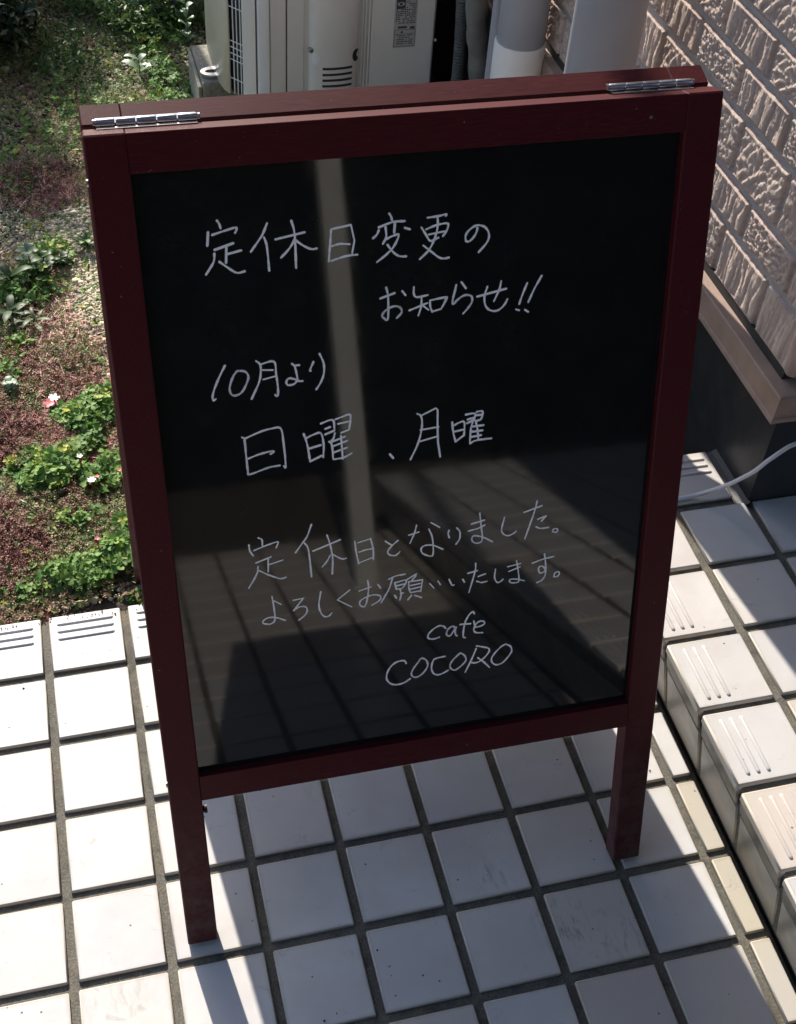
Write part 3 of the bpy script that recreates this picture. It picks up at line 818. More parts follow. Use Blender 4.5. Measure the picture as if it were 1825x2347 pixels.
# ---- handwriting, traced stroke by stroke; each number pair is a place on the board face
WRITING = {
 'heading': [
  (0,0.924,7.546,0.939,7.52,0.948,7.481),
  (0,0.848,7.462,0.834,7.357),
  (0,0.88,7.439,0.972,7.462,1.061,7.481,1.069,7.466,1.055,7.437),
  (0,0.888,7.32,1.036,7.36),
  (0,0.98,7.336,0.968,7.207),
  (0,0.982,7.277,1.094,7.297),
  (0,0.883,7.29,0.87,7.221,0.802,7.126),
  (0,0.917,7.222,0.979,7.169,1.046,7.121,1.113,7.128),
  (0,1.309,7.493,1.263,7.4,1.167,7.278),
  (0,1.279,7.384,1.297,7.305,1.303,7.112),
  (0,1.5,7.496,1.521,7.388,1.519,7.113),
  (0,1.367,7.36,1.601,7.396),
  (0,1.519,7.347,1.475,7.279,1.401,7.208),
  (0,1.529,7.336,1.588,7.289,1.648,7.257,1.695,7.258),
  (0,1.812,7.398,1.799,7.27,1.784,7.142),
  (1,1.814,7.401,1.974,7.423,1.998,7.293,1.977,7.193),
  (0,1.815,7.266,1.877,7.278,1.961,7.268),
  (0,1.805,7.147,1.926,7.174,2.021,7.178),
  (0,2.287,7.485,2.301,7.459,2.308,7.427),
  (0,2.199,7.383,2.313,7.416,2.415,7.415),
  (0,2.254,7.38,2.258,7.301,2.228,7.244),
  (0,2.331,7.404,2.324,7.327),
  (0,2.198,7.359,2.18,7.324,2.147,7.296),
  (0,2.412,7.361,2.455,7.345),
  (0,2.26,7.283,2.316,7.305,2.362,7.308,2.326,7.227,2.267,7.164,2.177,7.1),
  (0,2.268,7.235,2.309,7.176,2.362,7.134,2.424,7.126),
  (0,2.6,7.426,2.694,7.432,2.753,7.441,2.75,7.425),
  (0,2.588,7.333,2.673,7.359,2.764,7.367,2.768,7.325,2.727,7.262),
  (0,2.55,7.351,2.588,7.288,2.625,7.235,2.695,7.257),
  (0,2.609,7.289,2.738,7.303),
  (0,2.684,7.426,2.684,7.348,2.657,7.245,2.609,7.159,2.532,7.089),
  (0,2.564,7.203,2.631,7.146,2.696,7.092,2.739,7.079,2.783,7.084),
  (0,3.019,7.308,3.004,7.256,2.956,7.205,2.923,7.21,2.924,7.263,2.965,7.307,3.018,7.329,3.084,7.307,3.119,7.246,3.104,7.183,3.032,7.102),
 ],
 'second_line': [
  (0,2.201,6.793,2.321,6.827),
  (0,2.251,6.881,2.266,6.797,2.261,6.612,2.225,6.623,2.213,6.648,2.248,6.689,2.314,6.715,2.368,6.697,2.377,6.653,2.334,6.608),
  (0,2.386,6.838,2.413,6.799),
  (0,2.484,6.863,2.484,6.803,2.511,6.773,2.604,6.782),
  (0,2.445,6.665,2.544,6.697,2.601,6.714),
  (0,2.549,6.769,2.546,6.692,2.521,6.613),
  (0,2.56,6.696,2.61,6.652),
  (0,2.621,6.734,2.623,6.684,2.641,6.632),
  (0,2.623,6.734,2.753,6.748,2.761,6.731,2.715,6.646),
  (0,2.643,6.635,2.718,6.651),
  (0,2.89,6.864,2.929,6.808),
  (0,2.846,6.844,2.814,6.686,2.864,6.72,2.919,6.748,2.975,6.737,2.985,6.691,2.954,6.638,2.908,6.589),
  (0,3.029,6.726,3.282,6.77),
  (0,3.235,6.839,3.22,6.768,3.176,6.67),
  (0,3.116,6.803,3.093,6.725,3.1,6.646,3.141,6.596,3.203,6.584,3.259,6.618,3.297,6.68),
  (0,3.465,6.8,3.426,6.703,3.401,6.621),
  (0,3.374,6.578,3.403,6.567),
  (0,3.59,6.851,3.527,6.738,3.48,6.629),
  (0,3.454,6.566,3.484,6.544),
 ],
 'month_line': [
  (0,0.891,6.353,0.835,6.255,0.791,6.161,0.769,6.093,0.775,6.061,0.795,6.074),
  (0,0.987,6.297,0.951,6.252,0.917,6.165,0.921,6.104,0.957,6.082,1.01,6.104,1.053,6.169,1.076,6.237,1.051,6.285,0.987,6.299),
  (0,1.148,6.366,1.18,6.329,1.178,6.245,1.156,6.167,1.088,6.033),
  (0,1.181,6.332,1.294,6.345,1.306,6.23,1.314,6.128,1.311,6.047,1.297,6.038,1.286,6.052),
  (0,1.196,6.281,1.28,6.271),
  (0,1.197,6.197,1.3,6.215),
  (0,1.442,6.309,1.463,6.284,1.476,6.22,1.479,6.164,1.452,6.127,1.399,6.123,1.387,6.155,1.412,6.182,1.459,6.169,1.496,6.147,1.524,6.145),
  (0,1.47,6.289,1.501,6.29),
  (0,1.622,6.304,1.591,6.237,1.6,6.226),
  (0,1.677,6.369,1.707,6.284,1.706,6.193,1.676,6.115,1.635,6.054),
 ],
 'sunday_line': [
  (0,0.986,5.696,1.003,5.67,1.007,5.521,1.011,5.381,1.021,5.341,1.132,5.369,1.212,5.387,1.29,5.391),
  (0,1.004,5.681,1.136,5.727,1.234,5.745,1.315,5.738,1.332,5.606,1.339,5.379,1.321,5.383),
  (0,1.024,5.492,1.123,5.521,1.221,5.535,1.245,5.526,1.214,5.509),
  (0,1.51,5.659,1.535,5.557,1.554,5.387),
  (0,1.528,5.617,1.588,5.641,1.657,5.648,1.677,5.538,1.669,5.415),
  (0,1.553,5.517,1.652,5.536),
  (0,1.562,5.397,1.653,5.433),
  (0,1.662,5.738,1.764,5.758,1.777,5.659),
  (0,1.697,5.683,1.742,5.696),
  (0,1.695,5.632,1.777,5.659),
  (0,1.789,5.761,1.908,5.791,1.918,5.742,1.904,5.648),
  (0,1.809,5.716,1.906,5.728),
  (0,1.834,5.63,1.899,5.649),
  (0,1.779,5.632,1.763,5.581,1.727,5.553),
  (0,1.727,5.559,1.75,5.518,1.755,5.387),
  (0,1.831,5.604,1.84,5.377),
  (0,1.742,5.551,1.867,5.589),
  (0,1.76,5.511,1.886,5.548),
  (0,1.763,5.451,1.883,5.484),
  (0,1.76,5.384,1.845,5.391,1.922,5.422),
  (0,2.26,5.367,2.289,5.325),
  (0,2.509,5.721,2.541,5.697,2.552,5.623,2.541,5.535,2.508,5.42,2.444,5.288),
  (1,2.555,5.705,2.675,5.754,2.691,5.737,2.691,5.575,2.695,5.426,2.717,5.279),
  (0,2.536,5.564,2.703,5.572),
  (0,2.536,5.455,2.685,5.482),
  (0,2.824,5.602,2.835,5.497,2.858,5.406),
  (0,2.844,5.57,2.885,5.588,2.934,5.588,2.934,5.464),
  (0,2.844,5.508,2.924,5.517),
  (0,2.864,5.413,2.93,5.46),
  (0,2.947,5.659,3.03,5.66,3.03,5.621),
  (0,2.965,5.609,3.026,5.621),
  (0,2.961,5.575,3.026,5.596),
  (0,3.048,5.673,3.095,5.674,3.101,5.636,3.083,5.592),
  (0,3.044,5.641,3.096,5.64),
  (0,3.04,5.585,3.083,5.592),
  (0,3.028,5.621,2.999,5.535,2.988,5.377),
  (0,3.041,5.57,3.056,5.508,3.066,5.407),
  (0,3.004,5.535,3.112,5.536),
  (0,2.995,5.486,3.104,5.487),
  (0,2.996,5.436,3.091,5.442),
  (0,2.991,5.374,3.049,5.397,3.192,5.398),
 ],
 'closing_line': [
  (0,1.057,4.708,1.088,4.683,1.088,4.624),
  (0,0.969,4.649,0.974,4.587,1.002,4.531),
  (0,1.012,4.586,1.123,4.621,1.216,4.641,1.228,4.629,1.208,4.582),
  (0,1.02,4.457,1.157,4.497),
  (0,1.131,4.487,1.123,4.347),
  (0,1.138,4.42,1.261,4.447),
  (0,1.036,4.417,1.017,4.334,0.936,4.201),
  (0,1.041,4.373,1.131,4.31,1.222,4.26,1.283,4.263),
  (0,1.535,4.771,1.495,4.664,1.455,4.606,1.378,4.504),
  (0,1.462,4.597,1.497,4.514,1.512,4.228),
  (0,1.671,4.642,1.694,4.548,1.713,4.394,1.704,4.226),
  (0,1.539,4.497,1.789,4.575),
  (0,1.693,4.43,1.66,4.37,1.613,4.318),
  (0,1.706,4.44,1.793,4.376,1.841,4.373),
  (0,1.922,4.539,1.933,4.413,1.953,4.295),
  (1,1.95,4.518,2.069,4.542,2.091,4.431,2.09,4.317),
  (0,1.957,4.42,2.014,4.432,2.076,4.436),
  (0,1.958,4.305,2.089,4.344),
  (0,2.205,4.494,2.264,4.442),
  (0,2.322,4.484,2.264,4.436,2.224,4.377,2.253,4.338,2.301,4.332,2.34,4.364),
  (0,2.498,4.617,2.475,4.531,2.435,4.435),
  (0,2.425,4.524,2.52,4.543),
  (0,2.631,4.625,2.715,4.562),
  (0,2.614,4.559,2.648,4.454,2.654,4.289,2.62,4.272,2.553,4.312,2.541,4.364,2.575,4.39,2.654,4.381,2.75,4.322),
  (0,2.805,4.517,2.797,4.481,2.809,4.435),
  (0,2.878,4.531,2.907,4.489,2.908,4.414,2.871,4.356),
  (0,3.019,4.55,3.143,4.572),
  (0,2.992,4.479,3.094,4.498,3.15,4.521),
  (0,3.096,4.653,3.11,4.533,3.125,4.367,3.074,4.337,3.028,4.37,3.038,4.419,3.119,4.4,3.229,4.328),
  (0,3.337,4.574,3.312,4.465,3.319,4.413,3.36,4.375,3.407,4.377,3.457,4.407),
  (0,3.525,4.596,3.696,4.641),
  (0,3.647,4.696,3.624,4.581,3.542,4.309),
  (1,3.662,4.502,3.742,4.526,3.698,4.475),
  (0,3.648,4.426,3.696,4.4,3.777,4.4),
  (0,3.815,4.347,3.82,4.368,3.849,4.376,3.867,4.354,3.851,4.335,3.818,4.344),
 ],
 'request_line': [
  (0,1.141,4.083,1.152,3.948,1.151,3.824,1.109,3.787,1.048,3.803,1.045,3.832,1.094,3.859,1.169,3.846,1.248,3.802),
  (0,1.157,4.031,1.22,3.981),
  (1,1.331,4.007,1.426,4.015,1.329,3.895),
  (0,1.329,3.895,1.384,3.925,1.436,3.921,1.456,3.884,1.436,3.831,1.372,3.783),
  (0,1.59,4.057,1.567,3.921,1.581,3.828,1.618,3.778,1.656,3.781,1.685,3.808),
  (1,1.861,4.03,1.74,3.942,1.873,3.843),
  (0,2.03,4.106,2.038,4.021,2.02,3.888,1.994,3.824,1.951,3.849,1.957,3.893,2.011,3.924,2.09,3.939,2.148,3.912,2.138,3.868,2.063,3.826),
  (0,1.945,4.003,2.063,4.028),
  (0,2.126,4.045,2.152,4.001),
  (0,2.23,4.084,2.304,4.11,2.388,4.113),
  (0,2.264,4.085,2.229,3.974,2.153,3.837),
  (0,2.286,4.036,2.302,3.962),
  (0,2.286,4.036,2.396,4.047,2.364,3.971,2.302,3.962),
  (0,2.297,3.999,2.376,4.008),
  (0,2.338,3.956,2.346,3.896,2.332,3.836),
  (0,2.284,3.9,2.301,3.864),
  (0,2.341,3.91,2.369,3.911),
  (0,2.402,4.051,2.496,4.1),
  (0,2.49,4.079,2.45,4.034),
  (0,2.421,4.026,2.421,3.955,2.438,3.9),
  (1,2.421,4.026,2.554,4.026,2.535,3.896),
  (0,2.438,3.98,2.535,3.988),
  (0,2.438,3.941,2.535,3.951),
  (0,2.438,3.902,2.535,3.907),
  (0,2.447,3.872,2.409,3.826),
  (0,2.477,3.867,2.546,3.829),
  (0,2.621,3.973,2.664,3.914),
  (0,2.701,3.986,2.726,3.943),
  (0,2.81,3.987,2.839,3.917,2.86,3.918),
  (0,2.943,3.965,2.961,3.93),
  (0,2.994,4.022,3.086,4.037),
  (0,3.067,4.121,3.063,4.03,3.006,3.806),
  (0,3.096,3.97,3.169,3.989),
  (0,3.083,3.92,3.13,3.899,3.186,3.903),
  (0,3.264,4.026,3.258,3.933,3.283,3.876,3.318,3.877,3.343,3.903),
  (0,3.383,4.03,3.512,4.046),
  (0,3.397,3.976,3.507,4.01),
  (0,3.469,4.088,3.491,3.973,3.501,3.853,3.461,3.84,3.413,3.854,3.418,3.886,3.483,3.876,3.557,3.846),
  (0,3.63,4.032,3.735,4.058,3.843,4.073),
  (0,3.747,4.115,3.761,4.021,3.767,3.888,3.734,3.827,3.682,3.803),
  (0,3.76,3.916,3.713,3.908,3.693,3.953,3.709,3.984,3.745,3.971,3.762,3.929),
  (0,3.855,3.844,3.861,3.879,3.886,3.895,3.909,3.876,3.895,3.843,3.858,3.84),
 ],
 'cafe_line': [
  (0,2.782,3.437,2.753,3.472,2.706,3.476,2.645,3.441,2.606,3.388,2.615,3.351,2.663,3.337,2.722,3.349),
  (0,2.871,3.436,2.845,3.451,2.806,3.423,2.789,3.375,2.806,3.346,2.837,3.356,2.884,3.434,2.876,3.39,2.881,3.348,2.898,3.33),
  (0,3.065,3.557,3.052,3.582,3.009,3.547,2.975,3.473,2.959,3.375,2.96,3.308,2.982,3.294),
  (0,2.925,3.457,3.028,3.448),
  (0,3.077,3.399,3.125,3.401,3.169,3.423,3.155,3.456,3.115,3.458,3.081,3.429,3.064,3.376,3.083,3.337,3.154,3.321),
  (0,3.062,3.473,3.07,3.431),
 ],
 'name_line': [
  (0,2.388,3.101,2.371,3.135,2.315,3.141,2.254,3.111,2.21,3.052,2.191,2.973,2.208,2.918,2.251,2.878,2.312,2.866,2.373,2.88,2.431,2.914),
  (0,2.519,3.108,2.471,3.044,2.44,2.977,2.453,2.933,2.496,2.919,2.558,2.955,2.602,3.03,2.593,3.094,2.55,3.133,2.519,3.118),
  (0,2.778,3.111,2.725,3.11,2.672,3.099,2.65,3.062,2.642,2.991,2.664,2.929,2.708,2.905,2.761,2.916,2.814,2.942),
  (0,2.919,3.115,2.866,3.063,2.831,3.007,2.836,2.959,2.877,2.93,2.93,2.957,2.987,3.02,2.981,3.073,2.941,3.119,2.914,3.108),
  (0,3.091,3.146,3.053,3.038,2.984,2.883),
  (0,3.095,3.176,3.157,3.154,3.221,3.122,3.217,3.07,3.161,3.008,3.099,2.977,3.041,2.988),
  (0,3.111,3.033,3.17,2.974,3.234,2.894),
  (0,3.39,3.142,3.346,3.119,3.285,3.058,3.251,2.991,3.27,2.935,3.316,2.91,3.379,2.935,3.439,3.008,3.458,3.057,3.44,3.112,3.388,3.145),
 ],
}

WRITING['monday_line'] = [q for q in WRITING['sunday_line'] if q[1] > 2.3]
WRITING['sunday_line'] = [q for q in WRITING['sunday_line'] if q[1] <= 2.3]
def catmull(P_, n=5):
    P_ = np.array(P_, float)
    if len(P_) < 3: return P_
    E = np.vstack([2*P_[0] - P_[1], P_, 2*P_[-1] - P_[-2]]); Q = []
    for i in range(len(P_) - 1):
        a, b, c, d = E[i:i+4]
        for s in range(n):
            t = s / n
            Q.append(.5*((2*b) + (-a + c)*t + (2*a - 5*b + 4*c - d)*t*t + (-a + 3*b - 3*c + d)*t**3))
    Q.append(P_[-1]); return np.array(Q)
LINE_LABEL = {'heading': 'top line of the notice, pale marker', 'second_line': 'second line ending in two exclamation marks', 'month_line': 'short line starting with 10',
              'sunday_line': 'left half of the line naming two weekdays', 'monday_line': 'right half of the line naming two weekdays, after a comma', 'closing_line': 'line ending in a small circle, above the last Japanese line', 'request_line': 'last Japanese line',
              'cafe_line': 'the word cafe', 'name_line': 'the word COCORO in capitals'}
for key, strokes in WRITING.items():
    V = []; F = []; Z = []; prim = 0
    for stq in strokes:
        pts = np.array(stq[1:]).reshape(-1, 2)
        if not stq[0]: pts = catmull(pts)
        base_w = 0.0088 if key not in ('request_line', 'closing_line') else 0.0074
        n = len(pts)
        for q in range(n):                                   # round joints and caps
            w = base_w * (1.0 + 0.16*math.sin(q*.9 + pts[0][0]*9) + 0.08*math.sin(q*2.3 + pts[0][1]*7)) * (0.75 if q == n - 1 and n > 2 else 1)
            k = len(V); V.append((pts[q][0], pts[q][1])); V += [(pts[q][0] + w*math.cos(t), pts[q][1] + w*math.sin(t)) for t in np.linspace(0, 2*math.pi, 9)[:-1]]
            F += [(k, k+1+t, k+1+(t+1) % 8) for t in range(8)]; prim += 1; Z += [prim % 9] * 9
        for q in range(n - 1):
            a, b = pts[q], pts[q+1]; d = b - a; L = np.linalg.norm(d)
            if L < 1e-6: continue
            w = base_w * (1.0 + 0.16*math.sin(q*.9 + pts[0][0]*9) + 0.08*math.sin(q*2.3 + pts[0][1]*7)); nn = np.array([-d[1], d[0]]) / L * w
            k = len(V); V += [tuple(a+nn), tuple(a-nn), tuple(b-nn), tuple(b+nn)]; F.append((k, k+1, k+2, k+3)); prim += 1; Z += [prim % 9] * 4
    # every stroke piece a hair above the last so that no two faces share a plane
    P3 = [P(v[0], v[1], -0.0775 + 0.0003 * Z[i]) for i, v in enumerate(V)]
    me = bpy.data.meshes.new('handwriting'); me.from_pydata([tuple(q*S) for q in P3], [], F); me.materials.append(M['marker']); me.update()
    o = bpy.data.objects.new('handwriting', me); link(o); o.parent = front_panel
    o['label'] = LINE_LABEL[key]

# ================================================================== PIPES ON THE WALL
def group_root(name, loc, label, cat, group=None):
    e = empty(name, loc); tag(e, label, cat, group); return e
def child(root, name, mb, mat, smooth=False):
    o = mb.build(name, mat, None, smooth); o.parent = root
    o.matrix_parent_inverse = Matrix.Translation(-root.location); return o
def ring(c, z0, z1, r, n=32):
    return MB().tube([(c[0], c[1], z0), (c[0], c[1], z0 + .02), (c[0], c[1], z1 - .02), (c[0], c[1], z1)], r, n, rf=lambda t: r if 0 < t < 1 else r*.975)
def elbow(c, z, r, n=26):
    pts = [(c[0], c[1], z - .01)] + [(c[0] + .45*(1 - math.cos(t)), c[1], z + .45*math.sin(t)) for t in np.linspace(0, math.pi/2, 9)] + [(WX + .08, c[1], z + .45)]
    return MB().tube(pts, r, n)
def pipe(c, r, label, zb, z_lower=None, zt=33):
    e = group_root('downpipe', (c[0], c[1], 0), label, 'pipe', 'pvc pipes along the wall')
    child(e, 'pipe_run', ring(c, (z_lower or zb), zt, r), M['pvc'], True)
    if z_lower: child(e, 'pipe_lower', ring(c, zb, z_lower + .0, r + .028), M['pvc_cream'], True)  # lower length in a paler colour, slightly wider than the run
    if zt < 30: child(e, 'pipe_elbow', elbow(c, zt, r), M['pvc'], True)
    for z in ((9.5, 20) if zt > 30 else (5.9,)):
        m = ring(c, z, z + .25, r + .02, 24); m.box((c[0], c[1] - .06, z + .04), (WX + .08, c[1] + .06, z + .2))
        child(e, 'pipe_clamp', m, M['chrome'], True)
    return e
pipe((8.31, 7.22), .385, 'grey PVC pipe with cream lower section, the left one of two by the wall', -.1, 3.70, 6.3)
e = pipe((7.92, 3.38), .448, 'thick grey PVC pipe nearest the brick siding, right of the cream-footed pipe', 4.25)
m = MB().tube([(7.79, 3.38, -.1), (7.79, 3.38, 3.7), (7.79, 3.38, 3.95), (7.92, 3.38, 4.27)], .37, 32, rf=lambda t: .37 if t < .95 else .448)
child(e, 'pipe_reducer', m, M['pvc'], True)
e = group_root('conduit', (8.05, 8.1, 0), 'thin grey conduit just left of the cream-footed pipe', 'pipe')
child(e, 'conduit_run', ring((8.17, 8.0), -.1, 6.0, .10, 16), M['pvc'], True)
child(e, 'conduit_elbow', elbow((8.17, 8.0), 6.0, .10, 14), M['pvc'], True)
child(e, 'conduit_clip', ring((8.17, 8.0), 5.6, 5.75, .13, 16), M['chrome'], True)

# ================================================================== AIR CONDITIONER
ac = group_root('outdoor_unit', (6.5, 14.9, 1.05), 'beige air conditioner outdoor unit with warning sticker and side vents behind the board', 'air conditioner')
m = MB(); m.box((4.74, 11.0, .93), (8.09, 18.8, 7.2), c=.05); child(ac, 'casing', m, M['ac'])
# front cover that bulges out, in plan
plan = [(4.93, 10.985), (4.74, 10.985), (4.70, 11.02), (4.56, 11.10), (4.50, 11.15)]
plan2 = [(4.28, 11.44), (4.20, 11.62), (4.15, 11.9), (4.13, 12.6), (4.13, 13.3), (4.17, 13.75), (4.28, 14.05), (4.5, 14.25), (4.76, 14.3)]
def wall_strip(pts, z0, z1, th=.05):
    m = MB(); P0 = [Vector((a, b, 0)) for a, b in pts]; V = []
    for i, q in enumerate(P0):
        t = (P0[min(i+1, len(P0)-1)] - P0[max(i-1, 0)]).normalized(); n_ = Vector((-t.y, t.x, 0)) * -th
        for off in (Vector((0, 0, 0)), n_):
            for z in (z0, z1): V.append((q.x + off.x, q.y + off.y, z))
    F = []
    for i in range(len(P0) - 1):
        a = i*4; b = a + 4
        F += [(a, b, b+1, a+1), (a+2, a+3, b+3, b+2), (a, a+2, b+2, b), (a+1, b+1, b+3, a+3)]
    F += [(0, 1, 3, 2), (len(V)-4, len(V)-2, len(V)-1, len(V)-3)]
    m.add(V, F); return m
child(ac, 'front_corner', wall_strip([(4.93, 10.965), (4.76, 10.965), (4.735, 10.99)], 0.93, 7.2, -.03), M['ac_light'], True)
child(ac, 'front_cover', wall_strip(plan[2:] + [(4.49, 11.16)], 0.93, 7.2, -.04), M['ac'], True)
child(ac, 'front_guard', wall_strip(plan2, 0.93, 7.2, -.04), M['ac'], 'all')
m = MB(); m.prism([(4.52, 11.22), (4.30, 11.50), (4.2, 11.75), (4.2, 14.1), (4.7, 14.2), (4.7, 11.2)], 2, .95, 7.1); child(ac, 'grille_recess', m, M['ac_dark'])
a0, a1 = Vector((4.50, 11.15, 0)), Vector((4.28, 11.44, 0))
for k in range(1, 4):
    q = a0.lerp(a1, k/4); m = MB(); m.tube([(q.x, q.y, .95), (q.x, q.y, 7.15)], .012, 6); child(ac, 'grille_bar', m, M['ac_light'])
for z in (1.25, 1.62, 1.74, 1.86, 1.98, 2.62, 3.9, 5.2, 6.5):
    m = MB(); m.tube([(a0.x, a0.y, z), (a1.x, a1.y, z)], .010, 6); child(ac, 'grille_crossbar', m, M['ac_light'])
# end face, from left to right: plain strip, seam, strip, bulged tap cover, grooves, plain panel
m = MB(); m.box((4.95, 10.955, .94), (5.24, 11.01, 7.1), c=.012); child(ac, 'end_panel', m, M['ac'])
m = MB(); m.box((5.27, 10.965, .94), (5.58, 11.01, 7.1), c=.012); child(ac, 'end_panel', m, M['ac'])
m = MB(); m.box((5.243, 10.985, .95), (5.268, 11.006, 7.1)); child(ac, 'seam', m, M['ac_seam'])
cx, hw = 6.14, .47
prof = [(cx + hw*math.cos(t), 10.99 - .20*math.sin(t)**.8) for t in np.linspace(math.pi, 0, 25)]
V = []; F = []
zs = [.93, 1.235, 1.27, 1.345, 1.38, 1.455, 1.49, 1.565, 1.60, 1.72, 2.0, 3.0, 5.2]
slots = {1, 3, 5, 7}                                   # slots between zs[1]-zs[2] and so on
for z in zs:
    for a, b in prof: V.append((a, b, z))
nP = len(prof)
for i in range(len(zs) - 1):
    for j in range(nP - 1):
        slot = (i in slots and False)
        F.append((i*nP + j, i*nP + j + 1, (i+1)*nP + j + 1, (i+1)*nP + j))
m = MB(); m.add(V, F); child(ac, 'tap_cover', m, M['ac'], 'all')
for z in (1.271, 1.384, 1.496, 1.612):
    V = []; F = []
    js = [k for k in range(nP) if 5.86 < prof[k][0] < 6.48]
    for j in js:
        for zz, oo in ((z - .022, .006), (z + .022, .006), (z + .022, -.02), (z - .022, -.02)): V.append((prof[j][0], prof[j][1] - oo, zz))
    for k in range(len(js) - 1):
        for q in range(4): F.append((k*4 + q, k*4 + (q+1) % 4, (k+1)*4 + (q+1) % 4, (k+1)*4 + q))
    F += [(0, 1, 2, 3), tuple(len(V) - 4 + q for q in range(4))]
    m = MB(); m.add(V, F); child(ac, 'vent_slot', m, M['ac_dark'])
m = MB(); m.tube([(5.70, 10.95, 1.95), (5.70, 10.88, 1.95), (5.70, 10.86, 1.95)], .045, 14, rf=lambda t: .05 if t < 1 else .035)
child(ac, 'cover_screw', m, M['chrome'], True)
for x_, z_ in ((5.775, 1.80), (6.545, 1.82)):
    V = [(x_, 10.86, z_)]; 
    for t in np.linspace(0, 2*math.pi, 17)[:-1]:
        xx = x_ + .075*math.cos(t); tt = math.acos(max(-1, min(1, (xx - cx)/hw)))
        V.append((xx, 10.985 - .20*math.sin(tt)**.8 - .004, z_ + .12*math.sin(t)))
    V[0] = (x_, 10.985 - .20*math.sin(math.acos((x_-cx)/hw))**.8 - .004, z_)
    m = MB(); m.add(V, [(0, 1+k, 1+(k+1) % 16) for k in range(16)]); child(ac, 'grip_hole', m, M['ac_dark'] if x_ > 6 else M['ac_light'])
for x_ in (6.66, 6.72, 6.79):
    m = MB(); m.box((x_, 10.955, .94), (x_ + .035, 11.0, 7.1), c=.01); child(ac, 'end_rib', m, M['ac'])
m = MB(); m.box((6.84, 10.965, .94), (8.05, 11.01, 7.1), c=.015); child(ac, 'end_panel', m, M['ac'])
for z in (1.95, 2.75, 4.2):
    m = MB(); m.tube([(8.085, 10.99, z), (8.12, 10.985, z)], .028, 10); child(ac, 'flange_screw', m, M['string'], True)
# warning sticker with print
def fl_box(x0, z0, x1, z1, d): return MB().box((x0, 10.965 - d, z0), (x1, 10.964, z1))
sticker = child(ac, 'warning_sticker', fl_box(7.27, 1.86, 7.70, 2.90, .004), M['sticker'])
ink = MB()
def bar(x0, z0, x1, z1): ink.box((x0, 10.9595, z0), (x1, 10.9602, z1))
bar(7.30, 2.60, 7.47, 2.78)
rl = random.Random(3)
for zrow in np.arange(2.86, 2.30, -.036):
    x = 7.49 if zrow > 2.58 else 7.30
    while x < 7.67:
        wv = rl.uniform(.012, .035)
        if rl.random() < .8: bar(x, zrow, min(x + wv, 7.68), zrow + .021)
        x += wv + .010
for a, b, c_, d_ in ((7.285, 1.88, 7.69, 1.888), (7.285, 2.20, 7.69, 2.208), (7.285, 1.88, 7.293, 2.2), (7.682, 1.88, 7.69, 2.2), (7.285, 2.12, 7.69, 2.127)): bar(a, b, c_, d_)
ink.add([(7.40, 10.9598, 2.14), (7.46, 10.9598, 2.14), (7.43, 10.9598, 2.195)], [(0, 1, 2)])
for zrow in (2.085, 2.045, 2.005, 1.965, 1.925):
    x = 7.34
    while x < 7.64:
        wv = rl.uniform(.012, .03)
        if rl.random() < .8: bar(x, zrow, x + wv, zrow + .022)
        x += wv + .009
bar(7.35, 2.23, 7.52, 2.27); bar(7.58, 2.215, 7.67, 2.26)
o = ink.build('print', M['ink']); o.parent = sticker
eye = MB()
V = [(7.385 + .07*math.cos(t), 10.9588, 2.69 + .038*math.sin(t)) for t in np.linspace(0, 2*math.pi, 25)[:-1]]
eye.add(V, [tuple(range(24))]); o = eye.build('eye_mark', M['sticker']); o.parent = sticker
eye = MB(); V = [(7.385 + .028*math.cos(t), 10.9582, 2.69 + .028*math.sin(t)) for t in np.linspace(0, 2*math.pi, 17)[:-1]]
eye.add(V, [tuple(range(16))]); o = eye.build('eye_mark', M['ink']); o.parent = sticker
# mounting feet with slotted ends
for y in (12.32, 17.3):
    m = MB(); m.box((4.25, y - .16, .912), (8.0, y + .16, .95)); child(ac, 'foot_rail', m, M['ac'])
    m = MB()
    outer = [(4.06 + .26*math.cos(t), y - .05 + .19*math.sin(t)) for t in np.linspace(0, 2*math.pi, 29)[:-1]]
    inner = [(4.04 + .15*math.cos(t), y - .05 + .07*math.sin(t)) for t in np.linspace(0, 2*math.pi, 29)[:-1]]
    V = [(a, b, z) for z in (.912, .98) for a, b in outer] + [(a, b, z) for z in (.912, .98) for a, b in inner]; n_ = 28; F = []
    for k in range(n_):
        k2 = (k+1) % n_
        F += [(k, k2, n_+k2, n_+k), (2*n_+k, 3*n_+k, 3*n_+k2, 2*n_+k2), (n_+k, n_+k2, 3*n_+k2, 3*n_+k), (k, 2*n_+k, 2*n_+k2, k2)]
    m.add(V, F); child(ac, 'foot_slot', m, M['chrome'], True)

# concrete blocks
for k, y in enumerate((11.94, 16.7)):
    lab = 'weathered concrete block under the near end of the air conditioner' if k == 0 else 'concrete block under the far end of the air conditioner'
    e = group_root('concrete_block', (6, y + .8, 0), lab, 'concrete block')
    m = MB(); m.box((3.80, y, -.15), (8.0, y + 1.62, 0.91), c=.03); child(e, 'block_body', m, M['concrete'])
    m = MB(); m.box((3.72, y + .02, -.15), (3.795, y + 1.6, .82), c=.02); child(e, 'end_lip', m, M['concrete'])

